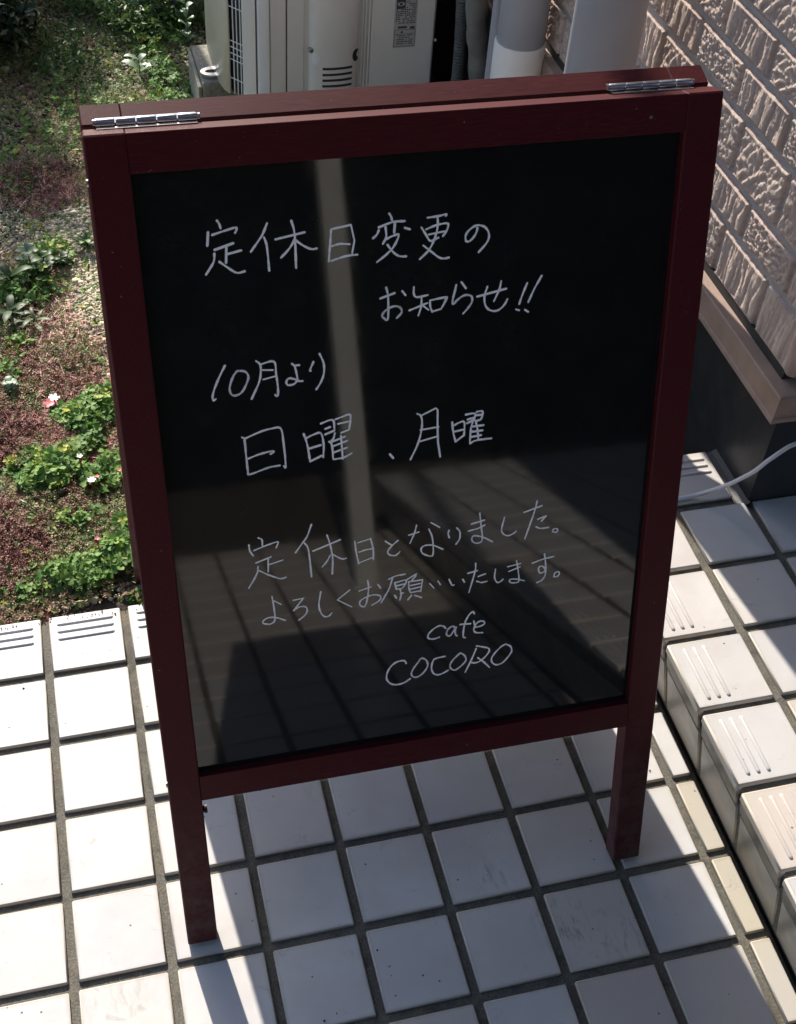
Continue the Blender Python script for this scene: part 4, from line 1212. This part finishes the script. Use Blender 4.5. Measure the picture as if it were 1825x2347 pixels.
# refrigerant bundle, drain hose, wire
e = group_root('pipe_bundle', (8.5, 9.6, 0), 'grey tape-wrapped refrigerant pipe bundle between air conditioner and pipes', 'pipe')
pts = [(8.32, 9.6, 7), (8.30, 9.6, 4), (8.36, 9.55, 3.0), (8.50, 9.55, 2.2), (8.58, 9.5, 1.2), (8.62, 9.5, -.1)]
P3_ = []
for i in range(len(pts) - 1):
    for t in range(6): P3_.append(Vector(pts[i]).lerp(Vector(pts[i+1]), t/6))
P3_.append(Vector(pts[-1]))
m = MB(); m.tube(P3_, .19, 16, rf=lambda t: .19 + .014*math.sin(t*140)); child(e, 'wrapped_run', m, M['tape'], True)
e = group_root('drain_hose', (8.3, 9.9, 0), 'dark corrugated drain hose hanging beside the wrapped pipe bundle', 'hose')
n_ = 240; P3_ = [Vector((8.19 + .05*math.sin(k/60), 9.9, 3.2 - 3.3*k/n_)) for k in range(n_ + 1)]
m = MB(); m.tube(P3_, .1, 14, rf=lambda t: .105 + .013*math.sin(t*n_*1.5)); child(e, 'hose_run', m, M['hose'], True)
e = group_root('hanging_wire', (8.3, 10.6, 1.6), 'bright twisted wire end hanging beside the air conditioner', 'wire')
for ph in (0, math.pi):
    P3_ = [Vector((8.40 + .015*math.cos(k*.9 + ph) + .10*max(0, k/200 - .35), 10.6 + .015*math.sin(k*.9 + ph), 4.0 - 2.35*k/200)) for k in range(201)]
    P3_ = [Vector((8.35 + .08*(1 - (1 - k/200)**2) + .012*math.cos(k*.9 + ph), 10.6 + .012*math.sin(k*.9 + ph), 4.2 - 2.55*k/200)) for k in range(201)]
    m = MB(); m.tube(P3_, .012, 6); child(e, 'strand', m, M['string'], True)

# white cable over the step
pts = [(6.6, .25, -.05), (7.0, .1, .5), (7.1, -.25, 1.2), (7.3, -.7, H + .04), (7.775, -.86, 1.408), (8.095, -.87, 1.421), (8.321, -.87, 1.442), (8.492, -.95, 1.584), (8.596, -1.10, 1.819),
       (8.674, -1.22, 2.042), (8.745, -1.30, 2.218), (8.817, -1.34, 2.383), (8.891, -1.36, 2.491), (9.005, -1.36, 2.594), (9.13, -1.36, 2.659), (9.6, -1.34, 2.75), (10.4, -1.25, 2.6), (11.5, -1.2, 2.3)]
cp = catmull(np.array(pts), 8)
m = MB(); m.tube([Vector(q) for q in cp], .028, 12)
e = group_root('cable', (8.3, -.9, H), 'thin white cable running over the step and up beside the plinth corner', 'cable')
child(e, 'cable_run', m, M['cable'], True)

# porch post seen mirrored in the board
e = group_root('porch_post', (5.73, -17.3, 0), 'beige square porch post standing on the tiles, seen mirrored in the blackboard', 'post')
m = MB(); m.box((5.50, -17.53, .02), (5.96, -17.07, 27), c=.02); child(e, 'shaft', m, M['post'])
m = MB(); m.box((5.40, -17.63, 0.002), (6.06, -16.97, .10), c=.02); child(e, 'base_plate', m, M['post'])
m = MB(); m.box((-12, -17.63, 27.0), (40, -16.97, 28.2), c=.03); child(e, 'beam', m, M['post'])
e = group_root('porch_roof', (4, -12, 28), 'flat porch roof over the tiled floor, above the picture', 'roof')
m = MB(); m.box((-9, -24, 28.25), (40, -3.0, 29.6), c=.05); child(e, 'deck', m, M['soffit'])
m = MB(); m.box((-9.2, -24.2, 28.0), (40, -24.05, 30.0)); child(e, 'fascia', m, M['post'])
m = MB(); m.box((-9.2, -2.95, 28.0), (40, -2.80, 30.0)); child(e, 'fascia', m, M['post'])
# added post out of view, placed so its shadow crosses the board top
e = group_root('shadow_post', (2.28, 26, 0), 'added slim metal post, out of view, casting the dark band on the board top', 'post')
m = MB(); m.tube([(2.28, 26, -.2), (2.28, 26, 33)], .19, 16); child(e, 'shaft', m, M['chrome'], True)
m = MB(); m.tube([(2.28, 26, 33.0), (2.28, 26, 33.3)], .26, 16); child(e, 'shadow_post_cap', m, M['pvc'], True)

# ================================================================== GARDEN
def pts_ellipse(cx, cy, rx, ry, n, soft=True):
    a = rng.uniform(0, 2*np.pi, n); r = np.sqrt(rng.uniform(0, 1, n)) * (rng.normal(1, .12, n) if soft else 1)
    return np.stack([cx + rx*r*np.cos(a), cy + ry*r*np.sin(a)], 1)
def ground_h(x, y):
    return -.10 + .05*np.sin(x*1.3 + y*.7) + .03*np.sin(x*3.1 - y*2.3) + np.where(y < .5, -.02, 0)
XMIN, XMAX, YMIN, YMAX = -2.6, 8.2, -.02, 21
# soil surface with real unevenness
gx = np.linspace(-8, 8.9, 150); gy = np.linspace(-.09, 34, 260)
GX, GY = np.meshgrid(gx, gy, indexing='ij')
GZ = ground_h(GX, GY) - .01 + rng.normal(0, .008, GX.shape)
V = np.stack([GX, GY, GZ], -1).reshape(-1, 3); I = np.arange(V.shape[0]).reshape(GX.shape)
F = np.stack([I[:-1, :-1], I[1:, :-1], I[1:, 1:], I[:-1, 1:]], -1).reshape(-1, 4)
o = big_mesh('garden_soil', V, F, rng.uniform(0, 1, len(V)), M['soil']); tag(o, kind='structure')

# gravel
ico_v = np.array([(0,0,.6),(1,0,0),(.3,.95,.05),(-.8,.6,-.05),(-.8,-.6,.05),(.3,-.95,0),(0,0,-.5)]); ico_f = np.array([(0,1,2),(0,2,3),(0,3,4),(0,4,5),(0,5,1),(6,2,1),(6,3,2),(6,4,3),(6,5,4),(6,1,5)])
def uni(n, x0=XMIN, x1=XMAX, y0=YMIN, y1=YMAX): return np.stack([rng.uniform(x0, x1, n), rng.uniform(y0, y1, n)], 1)
def with_z(P, dz=0.0): return np.column_stack([P, ground_h(P[:, 0], P[:, 1]) + dz])
P1 = uni(46000, -2.2, 5.0, .1, 19)
P2 = pts_ellipse(1.15, 6.6, .75, 3.2, 15000)
P3g = pts_ellipse(1.0, 9.0, 1.3, 2.2, 8000)
Pg = np.vstack([P1, P2, P3g])
sizes = np.exp(rng.normal(math.log(.030), .35, len(Pg)))
tint = np.clip(rng.beta(2, 2, len(Pg)) + np.where((np.abs(Pg[:,0]-1.15) < .9) & (np.abs(Pg[:,1]-6.4) < 3), .18, 0), 0, 1)  # stones paler in this stretch: its sunlight put into the tint
v, f, t = scatter(ico_v, ico_f, with_z(Pg, .0) + np.column_stack([np.zeros((len(Pg), 2)), rng.uniform(0, .035, len(Pg))]), sizes, .5, tint=tint)
o = big_mesh('gravel', v, f, t, M['gravel'])
tag(o, 'mixed pale gravel covering the garden bed left of the board', 'gravel', kind='stuff')

# a heart-shaped trefoil: three folded leaflets and a stalk
def trefoil():
    V = [(0, 0, 0)]; F = []
    for k in range(3):
        a = 2*math.pi*k/3
        c, s = math.cos(a), math.sin(a)
        pts_ = [(.55, -.48, .10), (1.0, -.42, .02), (.90, 0, -.14), (1.0, .42, .02), (.55, .48, .10)]
        b = len(V)
        for x, y, z in pts_: V.append((x*c - y*s, x*s + y*c, z))
        F += [(0, b, b+2), (b, b+1, b+2), (0, b+2, b+4), (b+2, b+3, b+4)]
    b = len(V)
    V += [(.03, 0, 0), (-.03, 0, 0), (.02, .05, -3)]
    F.append((b, b+1, b+2))
    return np.array(V), np.array(F)
tv, tf = trefoil()
def clover(cx, cy, rx, ry, n, hgt=.30, size=.080, tmean=.5):
    """a ragged patch: several overlapping clumps of trefoils, dense in the middle and loose at the rim"""
    out = []; k = 6 if n > 150 else 2
    for q in range(k + 1):
        a = rng.uniform(0, 2*np.pi); rr = rng.uniform(.35, .75) if q else 0
        x0, y0 = cx + rx*rr*np.cos(a), cy + ry*rr*np.sin(a)
        sx, sy = (rx*.62, ry*.62) if q == 0 else (rx*rng.uniform(.28, .5), ry*rng.uniform(.28, .5))
        m_ = int(n * (.35 if q == 0 else .5 / k))
        P = pts_ellipse(x0, y0, sx, sy, m_); P = P[P[:, 1] > -.06]
        d = np.clip(1 - ((P[:, 0]-x0)/sx)**2 - ((P[:, 1]-y0)/sy)**2, 0, 1)
        z = rng.uniform(.03, 1, len(P)) * (.35 + .65*np.sqrt(d)) * hgt * rng.uniform(.7, 1.1)
        t = np.clip(rng.normal(tmean + rng.uniform(-.12, .12), .22, len(P)) + (z/hgt - .5)*.25, 0, 1)
        out.append(scatter(tv, tf, with_z(P) + np.column_stack([np.zeros((len(P), 2)), z]), rng.normal(size, size*.22, len(P)), .42, tint=t))
    return merge(out)
parts = [clover(.86, 3.75, .58, .75, 560), clover(.35, 2.6, .62, .62, 620), clover(.95, 2.35, .45, .50, 300), clover(-.1, 2.9, .3, .35, 90, .2),
         clover(.75, .62, .85, .50, 620), clover(1.3, 1.3, .35, .6, 260), clover(-.1, .35, .35, .3, 60, .18), clover(.1, .95, .4, .3, 60, .15), clover(1.4, .1, .4, .25, 70, .2),
         clover(3.3, 13.3, .7, 1.6, 420, .4, .08, .45), clover(2.3, 12.6, .7, .9, 180, .3, .075, .6), clover(1.5, 13.5, 1.2, 2, 260, .3, .075, .35), clover(3.4, 16, .9, 1.4, 260, .4, .085, .5),
         clover(2.2, 3.5, 1.6, 3, 300, .25), clover(.3, 2.9, 1.0, .35, 90, .2, .07, .6), clover(.75, 1.6, .7, .5, 130, .22, .07, .5), clover(-.5, 1.6, .5, .6, 50, .16, .06, .5), clover(.1, 7.2, .7, .9, 260, .32, .08, .45), clover(.6, 8.0, .6, .5, 140, .25, .075, .4), clover(-.3, 5.4, .5, .9, 160, .25, .075, .55), clover(.1, .5, .9, .5, 220, .16, .07, .5), clover(1.5, 2.4, .5, 1.0, 160), clover(.9, 5.2, .6, .6, 70, .15, .06, .6), clover(.0, 10.4, .8, .8, 60, .2, .06, .4), clover(.8, 12.0, 1.2, 1.2, 160, .25, .065, .5), clover(1.9, 11.0, .6, .8, 120, .22, .07, .6)]
v, f, t = merge(parts)
o = big_mesh('clover', v, f, t, M['clover']); tag(o, 'green clover patches beside the tile edge', 'clover', kind='stuff')
Pm = uni(3600, -1.2, 4.4, .05, 17)
v, f, t = scatter(tv, tf, with_z(Pm, .06), rng.normal(.055, .012, len(Pm)), .4)
o = big_mesh('clover_seedlings', v, f, t, M['clover']); tag(o, 'scattered small clover seedlings among the gravel', 'clover', kind='stuff')

# stonecrop: short sprigs of tiny thick leaves
def sprig():
    V = []; F = []
    r_ = random.Random(5)
    for k in range(9):
        a = k*2.4; h = k*.16; L = .75 - .035*k; c, s = math.cos(a), math.sin(a)
        b = len(V)
        for x, y, z in ((0.05, 0, h), (.5*L, .17, h + .12), (L, 0, h + .26), (.5*L, -.17, h + .12)): V.append((x*c - y*s, x*s + y*c, z))
        F += [(b, b+1, b+2), (b, b+2, b+3)]
    return np.array(V), np.array(F)
sv, sf_ = sprig()
def sed(cx, cy, rx, ry, n, tm, ts=.22, size=.058):
    P = pts_ellipse(cx, cy, rx, ry, n); P = P[P[:, 1] > -.05]
    return scatter(sv, sf_, with_z(P, 0) + np.column_stack([np.zeros((len(P), 2)), rng.uniform(-.01, .09, len(P))]), rng.normal(size, size*.2, len(P)), .5,
                   tint=np.clip(rng.normal(tm, ts*.6, len(P)) + .60*(vnoise(P[:, 0]*2.2 + 20, P[:, 1]*1.6 + 20, 77) - .5), 0, 1), tjit=.02)
parts = [sed(.5, 1.3, 1.3, 1.1, 4200, .48, .3), sed(-.4, 1.0, .9, 1.2, 2600, .40), sed(.2, 4.8, .9, 1.6, 1900, .45, .3), sed(.9, 4.9, .6, 1.0, 500, .5, .3), sed(-.6, 4.0, .8, 2.2, 1500, .4, .3),
         sed(.1, 3.3, .6, .5, 900, .3), sed(1.6, 2.2, .8, 2.5, 1500, .4), sed(.6, 10.2, .8, 1.0, 1100, .25), sed(2.4, 13.0, .9, .7, 900, .85, .1), sed(1.8, 14, 1.8, 3.0, 2500, .72, .15), sed(0, 7.2, .9, 1.2, 900, .5),
         sed(1.5, 17, 2.5, 2, 1500, .7, .15), sed(.0, 12.5, 1.5, 2.5, 1500, .55)]
v, f, t = merge(parts)
o = big_mesh('stonecrop', v, f, t, M['sedum']); tag(o, 'low reddish stonecrop spreading over the gravel', 'ground cover', kind='stuff')

# red creeping stems
stem_v = np.array([(-.5, -.012, 0), (0, -.014, .035), (.5, -.010, 0), (.5, .010, 0), (0, .014, .035), (-.5, .012, 0)]); stem_f = np.array([(0, 1, 4), (0, 4, 5), (1, 2, 3), (1, 3, 4)])
parts = []
for cx_, cy_, rx, ry, n in ((.25, 3.55, .55, .5, 330), (.7, 3.05, .5, .3, 160), (.9, 2.55, .3, .4, 130), (.6, 5.2, .8, 1.4, 420), (.8, 10.1, .4, .7, 150), (.2, 1.5, 1.1, 1.0, 300), (1.5, 2.6, .3, 1.2, 150), (.2, 6.5, .8, 1, 120)):
    P = pts_ellipse(cx_, cy_, rx, ry, n)
    parts.append(scatter(stem_v, stem_f, with_z(P, .07), rng.uniform(.12, .42, len(P)), .18))
v, f, t = merge(parts)
o = big_mesh('red_stems', v, f, t, M['redstem']); tag(o, 'thin red creeping stems lying over the stonecrop', 'stems', kind='stuff')

# small plants built leaf by leaf
def blade(L, w, bend, fold=.25):
    V = []; k = 6
    for i in range(k + 1):
        t = i / k; ww = w * math.sin(math.pi * min(1, t*.93 + .07))**.8 * (1 if t < 1 else .02)
        x = L * t * math.cos(bend * t * .8); z = L * t * math.sin(bend) * (1 - .75*t) * 1.4
        V += [(x, -ww, z + fold*ww), (x, 0, z), (x, ww, z + fold*ww)]
    F = []
    for i in range(k):
        a = i*3; F += [(a, a+3, a+4, a+1), (a+1, a+4, a+5, a+2)]
    return V, F
def plant(name, cx, cy, label, cat, n, L, w, bend, mat, z=0.0, up=0.0, stem=0.0, seed=1, group=None):
    r_ = random.Random(seed)
    gz = float(ground_h(np.array([cx]), np.array([cy]))[0])
    e = group_root(name, (cx, cy, gz), label, cat, group)
    if stem:
        m = MB(); m.tube([(cx, cy, gz - .05), (cx + .02, cy, gz + stem*.5), (cx, cy + .03, gz + stem)], .014, 6); child(e, 'stem', m, mat)
    for i in range(n):
        a = i * 2.39 + r_.uniform(-.3, .3); s = r_.uniform(.7, 1.1)
        V, F = blade(L*s, w*s, bend * r_.uniform(.7, 1.25))
        c, s_ = math.cos(a), math.sin(a)
        zz = gz + z + stem * (i + 1) / n
        V = [(cx + x*c - y*s_, cy + x*s_ + y*c, zz + zq) for x, y, zq in V]
        m = MB(); m.add(V, F); o = child(e, 'leaf', m, mat, 'all')
        at = o.data.attributes.new('tint', 'FLOAT', 'POINT'); at.data.foreach_set('value', [min(1, max(0, .45 + .4*r_.uniform(-1, 1)))] * len(o.data.vertices))
    return e
plant('grass_tuft', .13, 1.60, 'spiky bright grass tuft in the stonecrop above the edge tiles', 'grass tuft', 16, .40, .016, 1.0, M['clover'], seed=2)
plant('grass_tuft', 1.05, .95, 'narrow-leaved grass tuft in clover close to the left leg of the board', 'grass tuft', 14, .42, .018, 1.1, M['clover'], stem=.15, seed=3)
plant('grass_tuft', -.35, 2.2, 'pale grass tuft at the left edge below the clover', 'grass tuft', 9, .5, .02, .6, M['pale'], seed=4)
plant('seedling', 2.77, 14.28, 'pale broad seedling alone on the shaded upper bed', 'seedling', 5, .42, .09, .7, M['pale'], stem=.35, seed=5)
plant('weed', 3.95, 15.6, 'upright leafy weed beside the concrete block', 'weed', 12, .28, .07, .9, M['pale'], stem=1.1, seed=6)
k = 10
LB = ['broad-leaved weed with drooping blades at the left edge, above the stonecrop', 'broad-leaved weed in the shade left of the bright gravel', 'yellowing weed at the far left beside dark leaves',
      'round-leaved pale weed at the left edge above the red stems', 'small green weed on the grey gravel', 'long-bladed weed low at the left, next to bright gravel', 'fern-like weed touching the board edge above bright gravel',
      'pale weed in the middle of the shaded gravel']
for (cx_, cy_, n, L, w, b_, mt, s_) in ((-.10, 7.3, 9, .42, .07, .6, 'weed', .25), (.45, 7.6, 14, .26, .075, .7, 'weed', .35), (-.15, 6.5, 9, .40, .06, .5, 'weed', .2), (-.22, 4.55, 16, .15, .07, .5, 'pale', .22),
                                       (.75, 7.75, 14, .2, .06, .7, 'weed', .2), (.2, 6.3, 8, .40, .04, .5, 'weed', .15), (1.2, 8.2, 12, .3, .05, .8, 'weed', .2), (.2, 7.9, 12, .2, .08, .6, 'pale', .3)):
    plant('weed', cx_, cy_, LB[k-10], 'weed', n, L, w, b_, M[mt], stem=s_, seed=k, group='weeds in the garden bed'); k += 1
# dark undergrowth by the wall end of the bed
leaf_v = np.array([(0, 0, 0), (.45, -.20, .05), (1, 0, -.05), (.45, .20, .05)]); leaf_f = np.array([(0, 1, 2), (0, 2, 3)])
def leaf_cloud(c, r, n, size, tmean=.5, tilt=.7):
    P = rng.normal(0, 1, (n, 3)); P /= np.linalg.norm(P, axis=1)[:, None]; P *= (rng.uniform(0, 1, n)**.45)[:, None]
    P = P * np.array(r) + np.array(c)
    return scatter(leaf_v, leaf_f, P, rng.normal(size, size*.25, n), tilt, tint=np.clip(rng.normal(tmean, .25, n), 0, 1))
parts = [leaf_cloud((3.0, 16.6, .25), (.9, 1.2, .45), 1500, .17, .6), leaf_cloud((4.1, 17.2, .4), (1.2, 1.2, .6), 1500, .2, .45), leaf_cloud((2.2, 17.6, .2), (1.3, 1.0, .4), 900, .17, .5),
         leaf_cloud((1.2, 15.2, .12), (1.2, 1.4, .25), 700, .15, .5)]
v, f, t = merge(parts)
o = big_mesh('undergrowth', v, f, t, M['weed']); tag(o, 'leafy green undergrowth at the top of the bed beside the air conditioner', 'undergrowth', kind='stuff')
e = group_root('shrub', (8.0, 20.6, 0), 'added evergreen bush, out of view, blocking sun behind the air conditioner', 'shrub')  # unseen bush added to keep sun off the plinth behind the unit
v, f, t = leaf_cloud((8.35, 20.6, 4.0), (.95, 1.1, 4.4), 6500, .30, .4); o = big_mesh('foliage', v, f, t, M['dark_leaf']); o.parent = e; o.matrix_parent_inverse = Matrix.Translation(-e.location)
m = MB(); m.tube([(8.2, 20.6, -.1), (8.22, 20.6, 1.0), (8.2, 20.6, 6.4)], .08, 8, rf=lambda t: .09 - .06*t); child(e, 'stem', m, M['bark'], True)
# dead leaves and crumbs of soil
P = np.vstack([uni(420, -1.5, 2.2, .05, 12), np.column_stack([rng.uniform(-.8, 1.4, 26), .0 + rng.exponential(.10, 26)])])
v, f, t = scatter(leaf_v - np.array([.5, 0, 0]), leaf_f, with_z(P, .12), rng.uniform(.05, .14, len(P)), .35)
o = big_mesh('leaf_litter', v, f, t, M['litter']); tag(o, 'dry brown leaf litter scattered over the bed', 'leaf litter', kind='stuff')
P = np.column_stack([rng.uniform(-.9, 7.0, 46), rng.uniform(-6.8, -.15, 46), np.full(46, .006)])
P = np.vstack([P, np.column_stack([rng.uniform(-.8, 1.4, 40), -.1 - rng.exponential(.05, 40), np.full(40, .006)])])
v, f, t = scatter(ico_v, ico_f, P, np.exp(rng.normal(math.log(.009), .35, len(P))), .4)
o = big_mesh('soil_crumbs', v, f, t, M['crumb']); tag(o, 'tiny dark soil crumbs lying on the white tiles', 'soil crumbs', kind='stuff')
# flowers
def flower(cx, cy, label, r, petal, n=5, z=.22, seed=1):
    r_ = random.Random(seed); gz = float(ground_h(np.array([cx]), np.array([cy]))[0])
    e = group_root('flower', (cx, cy, gz), label, 'flower', 'small flowers in the bed')
    for k in range(n):
        a = 2*math.pi*k/n + r_.uniform(-.2, .2); c, s = math.cos(a), math.sin(a)
        P4 = [(0, 0, 0), (.5*r, -.34*r, .10*r), (r, -.2*r, .22*r), (r, .2*r, .22*r), (.5*r, .34*r, .10*r)]
        m = MB(); m.add([(cx + x*c - y*s, cy + x*s + y*c, gz + z + q) for x, y, q in P4], [(0, 1, 2, 3, 4)]); child(e, 'petal', m, petal)
    m = MB(); m.tube([(cx, cy, gz), (cx, cy, gz + z)], .012, 5); child(e, 'stem', m, M['redstem'])
    return e
flower(.40, 4.10, 'white and red flower, largest, at the upper left corner of a clover patch', .085, M['petal'], 6, .25, 1)
flower(.33, 4.08, 'red flower beside the largest white one', .10, M['pink'], 6, .16, 2)
flower(.80, 2.10, 'white flower cluster at the lower side of the big clover patch', .06, M['petal'], 7, .33, 3)
flower(.68, 2.58, 'tiny white flower in the middle of the clover', .045, M['petal'], 5, .33, 4)
flower(.88, 2.2, 'small red flower just above the white cluster', .035, M['pink'], 5, .3, 5)
flower(1.2, 2.3, 'small red flower in clover next to the board frame', .035, M['pink'], 5, .3, 6)
flower(.78, .95, 'small red flower in the lower clover patch', .035, M['pink'], 5, .3, 7)
# dry straw lying on the gravel
for (cx_, cy_, L, a, lab) in ((1.0, 9.3, .75, .15, 'pale dry straw lying across the grey gravel'), (.2, 9.7, .6, 1.1, 'dry straw at the left of the grey gravel')):
    gz = float(ground_h(np.array([cx_]), np.array([cy_]))[0]) + .05
    m = MB(); m.tube([(cx_ - L/2*math.cos(a), cy_ - L/2*math.sin(a), gz), (cx_, cy_, gz + .03), (cx_ + L/2*math.cos(a), cy_ + L/2*math.sin(a), gz + .01)], .012, 6)
    tag(m.build('straw', M['sticker']), lab, 'straw')
# dark glossy leaves of a shrub reaching into the upper left corner
e = group_root('shrub', (-.6, 17.8, 0), 'dark shrub with narrow glossy leaves in the upper left corner', 'shrub')
parts = [leaf_cloud((-.3, 17.2, .9), (1.1, 1.3, .9), 1300, .32, .4), leaf_cloud((-.9, 14.6, .8), (.8, 1.4, .7), 900, .30, .3), leaf_cloud((.2, 15.8, .6), (.7, .8, .5), 450, .28, .4), leaf_cloud((1.1, 18.6, .9), (.9, .9, .8), 500, .3, .4)]
v, f, t = merge(parts); o = big_mesh('foliage', v, f, t, M['dark_leaf']); o.parent = e; o.matrix_parent_inverse = Matrix.Translation(-e.location)
for q in ((-.3, 17.2, 1.2), (-.9, 14.8, 1.0), (.2, 15.9, .9), (1.0, 18.5, 1.3)):
    m = MB(); m.tube([(-.6, 17.8, -.1), ((q[0]-.6)/2, (q[1]+17.8)/2, .5), q], .05, 7, rf=lambda t: .06 - .04*t); child(e, 'branch', m, M['bark'], True)

# trees and hedge that stand round the garden
def tree(x, y, label, clumps, leaf=.42, per=520, hgt=12, tr=.5):
    e = group_root('tree', (x, y, 0), label, 'tree', 'trees beyond the garden bed')
    m = MB(); m.tube([(x, y, -.2), (x + .2, y + .1, hgt*.35), (x - .1, y - .1, hgt*.7), (x, y, hgt)], tr, 12, rf=lambda t: tr*(1.15 - .75*t)); child(e, 'trunk', m, M['bark'], True)
    parts = []
    for (cx, cy, cz, r) in clumps:
        s = Vector((x, y, min(hgt*.9, cz*.6))); q = Vector((cx, cy, cz)); mid = s.lerp(q, .5) + Vector((0, 0, .5))
        m = MB(); m.tube([s, mid, q], .2, 7, rf=lambda t: .22 - .17*t); child(e, 'limb', m, M['bark'], True)
        parts.append(leaf_cloud((cx, cy, cz), (r, r, r*.75), int(per * r * r), leaf, .5, .9))
    v, f, t = merge(parts); o = big_mesh('crown', v, f, t, M['dark_leaf']); o.parent = e; o.matrix_parent_inverse = Matrix.Translation(-e.location)
    return e
def up_sun(gx_, gy_, z, r):
    """place from which a clump at height z shades ground spot (gx, gy)"""
    d = z * COT
    return (gx_ - math.sin(AZ)*d, gy_ + math.cos(AZ)*d, z, r)
cl = [up_sun(.6, 9.3, 11, .95), up_sun(1.0, 10.6, 12, .55), up_sun(.2, 12.0, 12, .9), up_sun(-.3, 13.8, 11, 1.2), up_sun(1.2, 14.5, 12.5, .9), up_sun(-.6, 6.4, 10.5, .62),
      up_sun(.1, 7.4, 10.5, .38), up_sun(2.0, 16.2, 12, .8), up_sun(-.5, 16.5, 12, 1.3), up_sun(.2, 11.0, 13, .6), up_sun(-.9, 8.4, 12, .8), up_sun(4.2, 17.6, 12, 1.0), up_sun(1.9, 12.2, 13, .35),
      up_sun(3.2, 17.8, 11, .9), up_sun(-.2, 18.5, 12, 1.3), up_sun(.6, 15.6, 12, .8), up_sun(1.6, 18.6, 12, .9)]
tree(-2.2, 30, 'loose garden tree north of the bed, out of the picture', cl, .26, 480, 11, .35)
def hedge(x0, x1, y0, y1, z1, label, n):
    e = group_root('hedge', ((x0+x1)/2, (y0+y1)/2, 0), label, 'hedge')
    P = np.column_stack([rng.uniform(x0, x1, n), rng.uniform(y0, y1, n), z1 * rng.uniform(0, 1, n)**.9])
    v, f, t = scatter(leaf_v, leaf_f, P, rng.normal(.6, .15, n), .9)
    o = big_mesh('foliage', v, f, t, M['hedge_leaf']); o.parent = e; o.matrix_parent_inverse = Matrix.Translation(-e.location)
    m = MB(); m.box((x0 + .3, (y0+y1)/2 - .4, -.1), (x1 - .3, y1 - .9, z1 - .6), c=.3); child(e, 'dense_core', m, M['hedge_leaf'])
    for xx in np.arange(x0 + 1, x1, 4.0):
        m = MB(); m.tube([(xx, (y0+y1)/2, -.2), (xx + .2, (y0+y1)/2, z1*.5), (xx, (y0+y1)/2, z1*.9)], .3, 8, rf=lambda t: .3 - .2*t); child(e, 'stem', m, M['bark'], True)
hedge(-40, 34, -33, -30, 26, 'tall dark hedge behind the porch, seen mirrored in the board', 26000)
hedge(-40, -12, 30, 33, 20, 'tall hedge beyond the garden on the left', 9000)
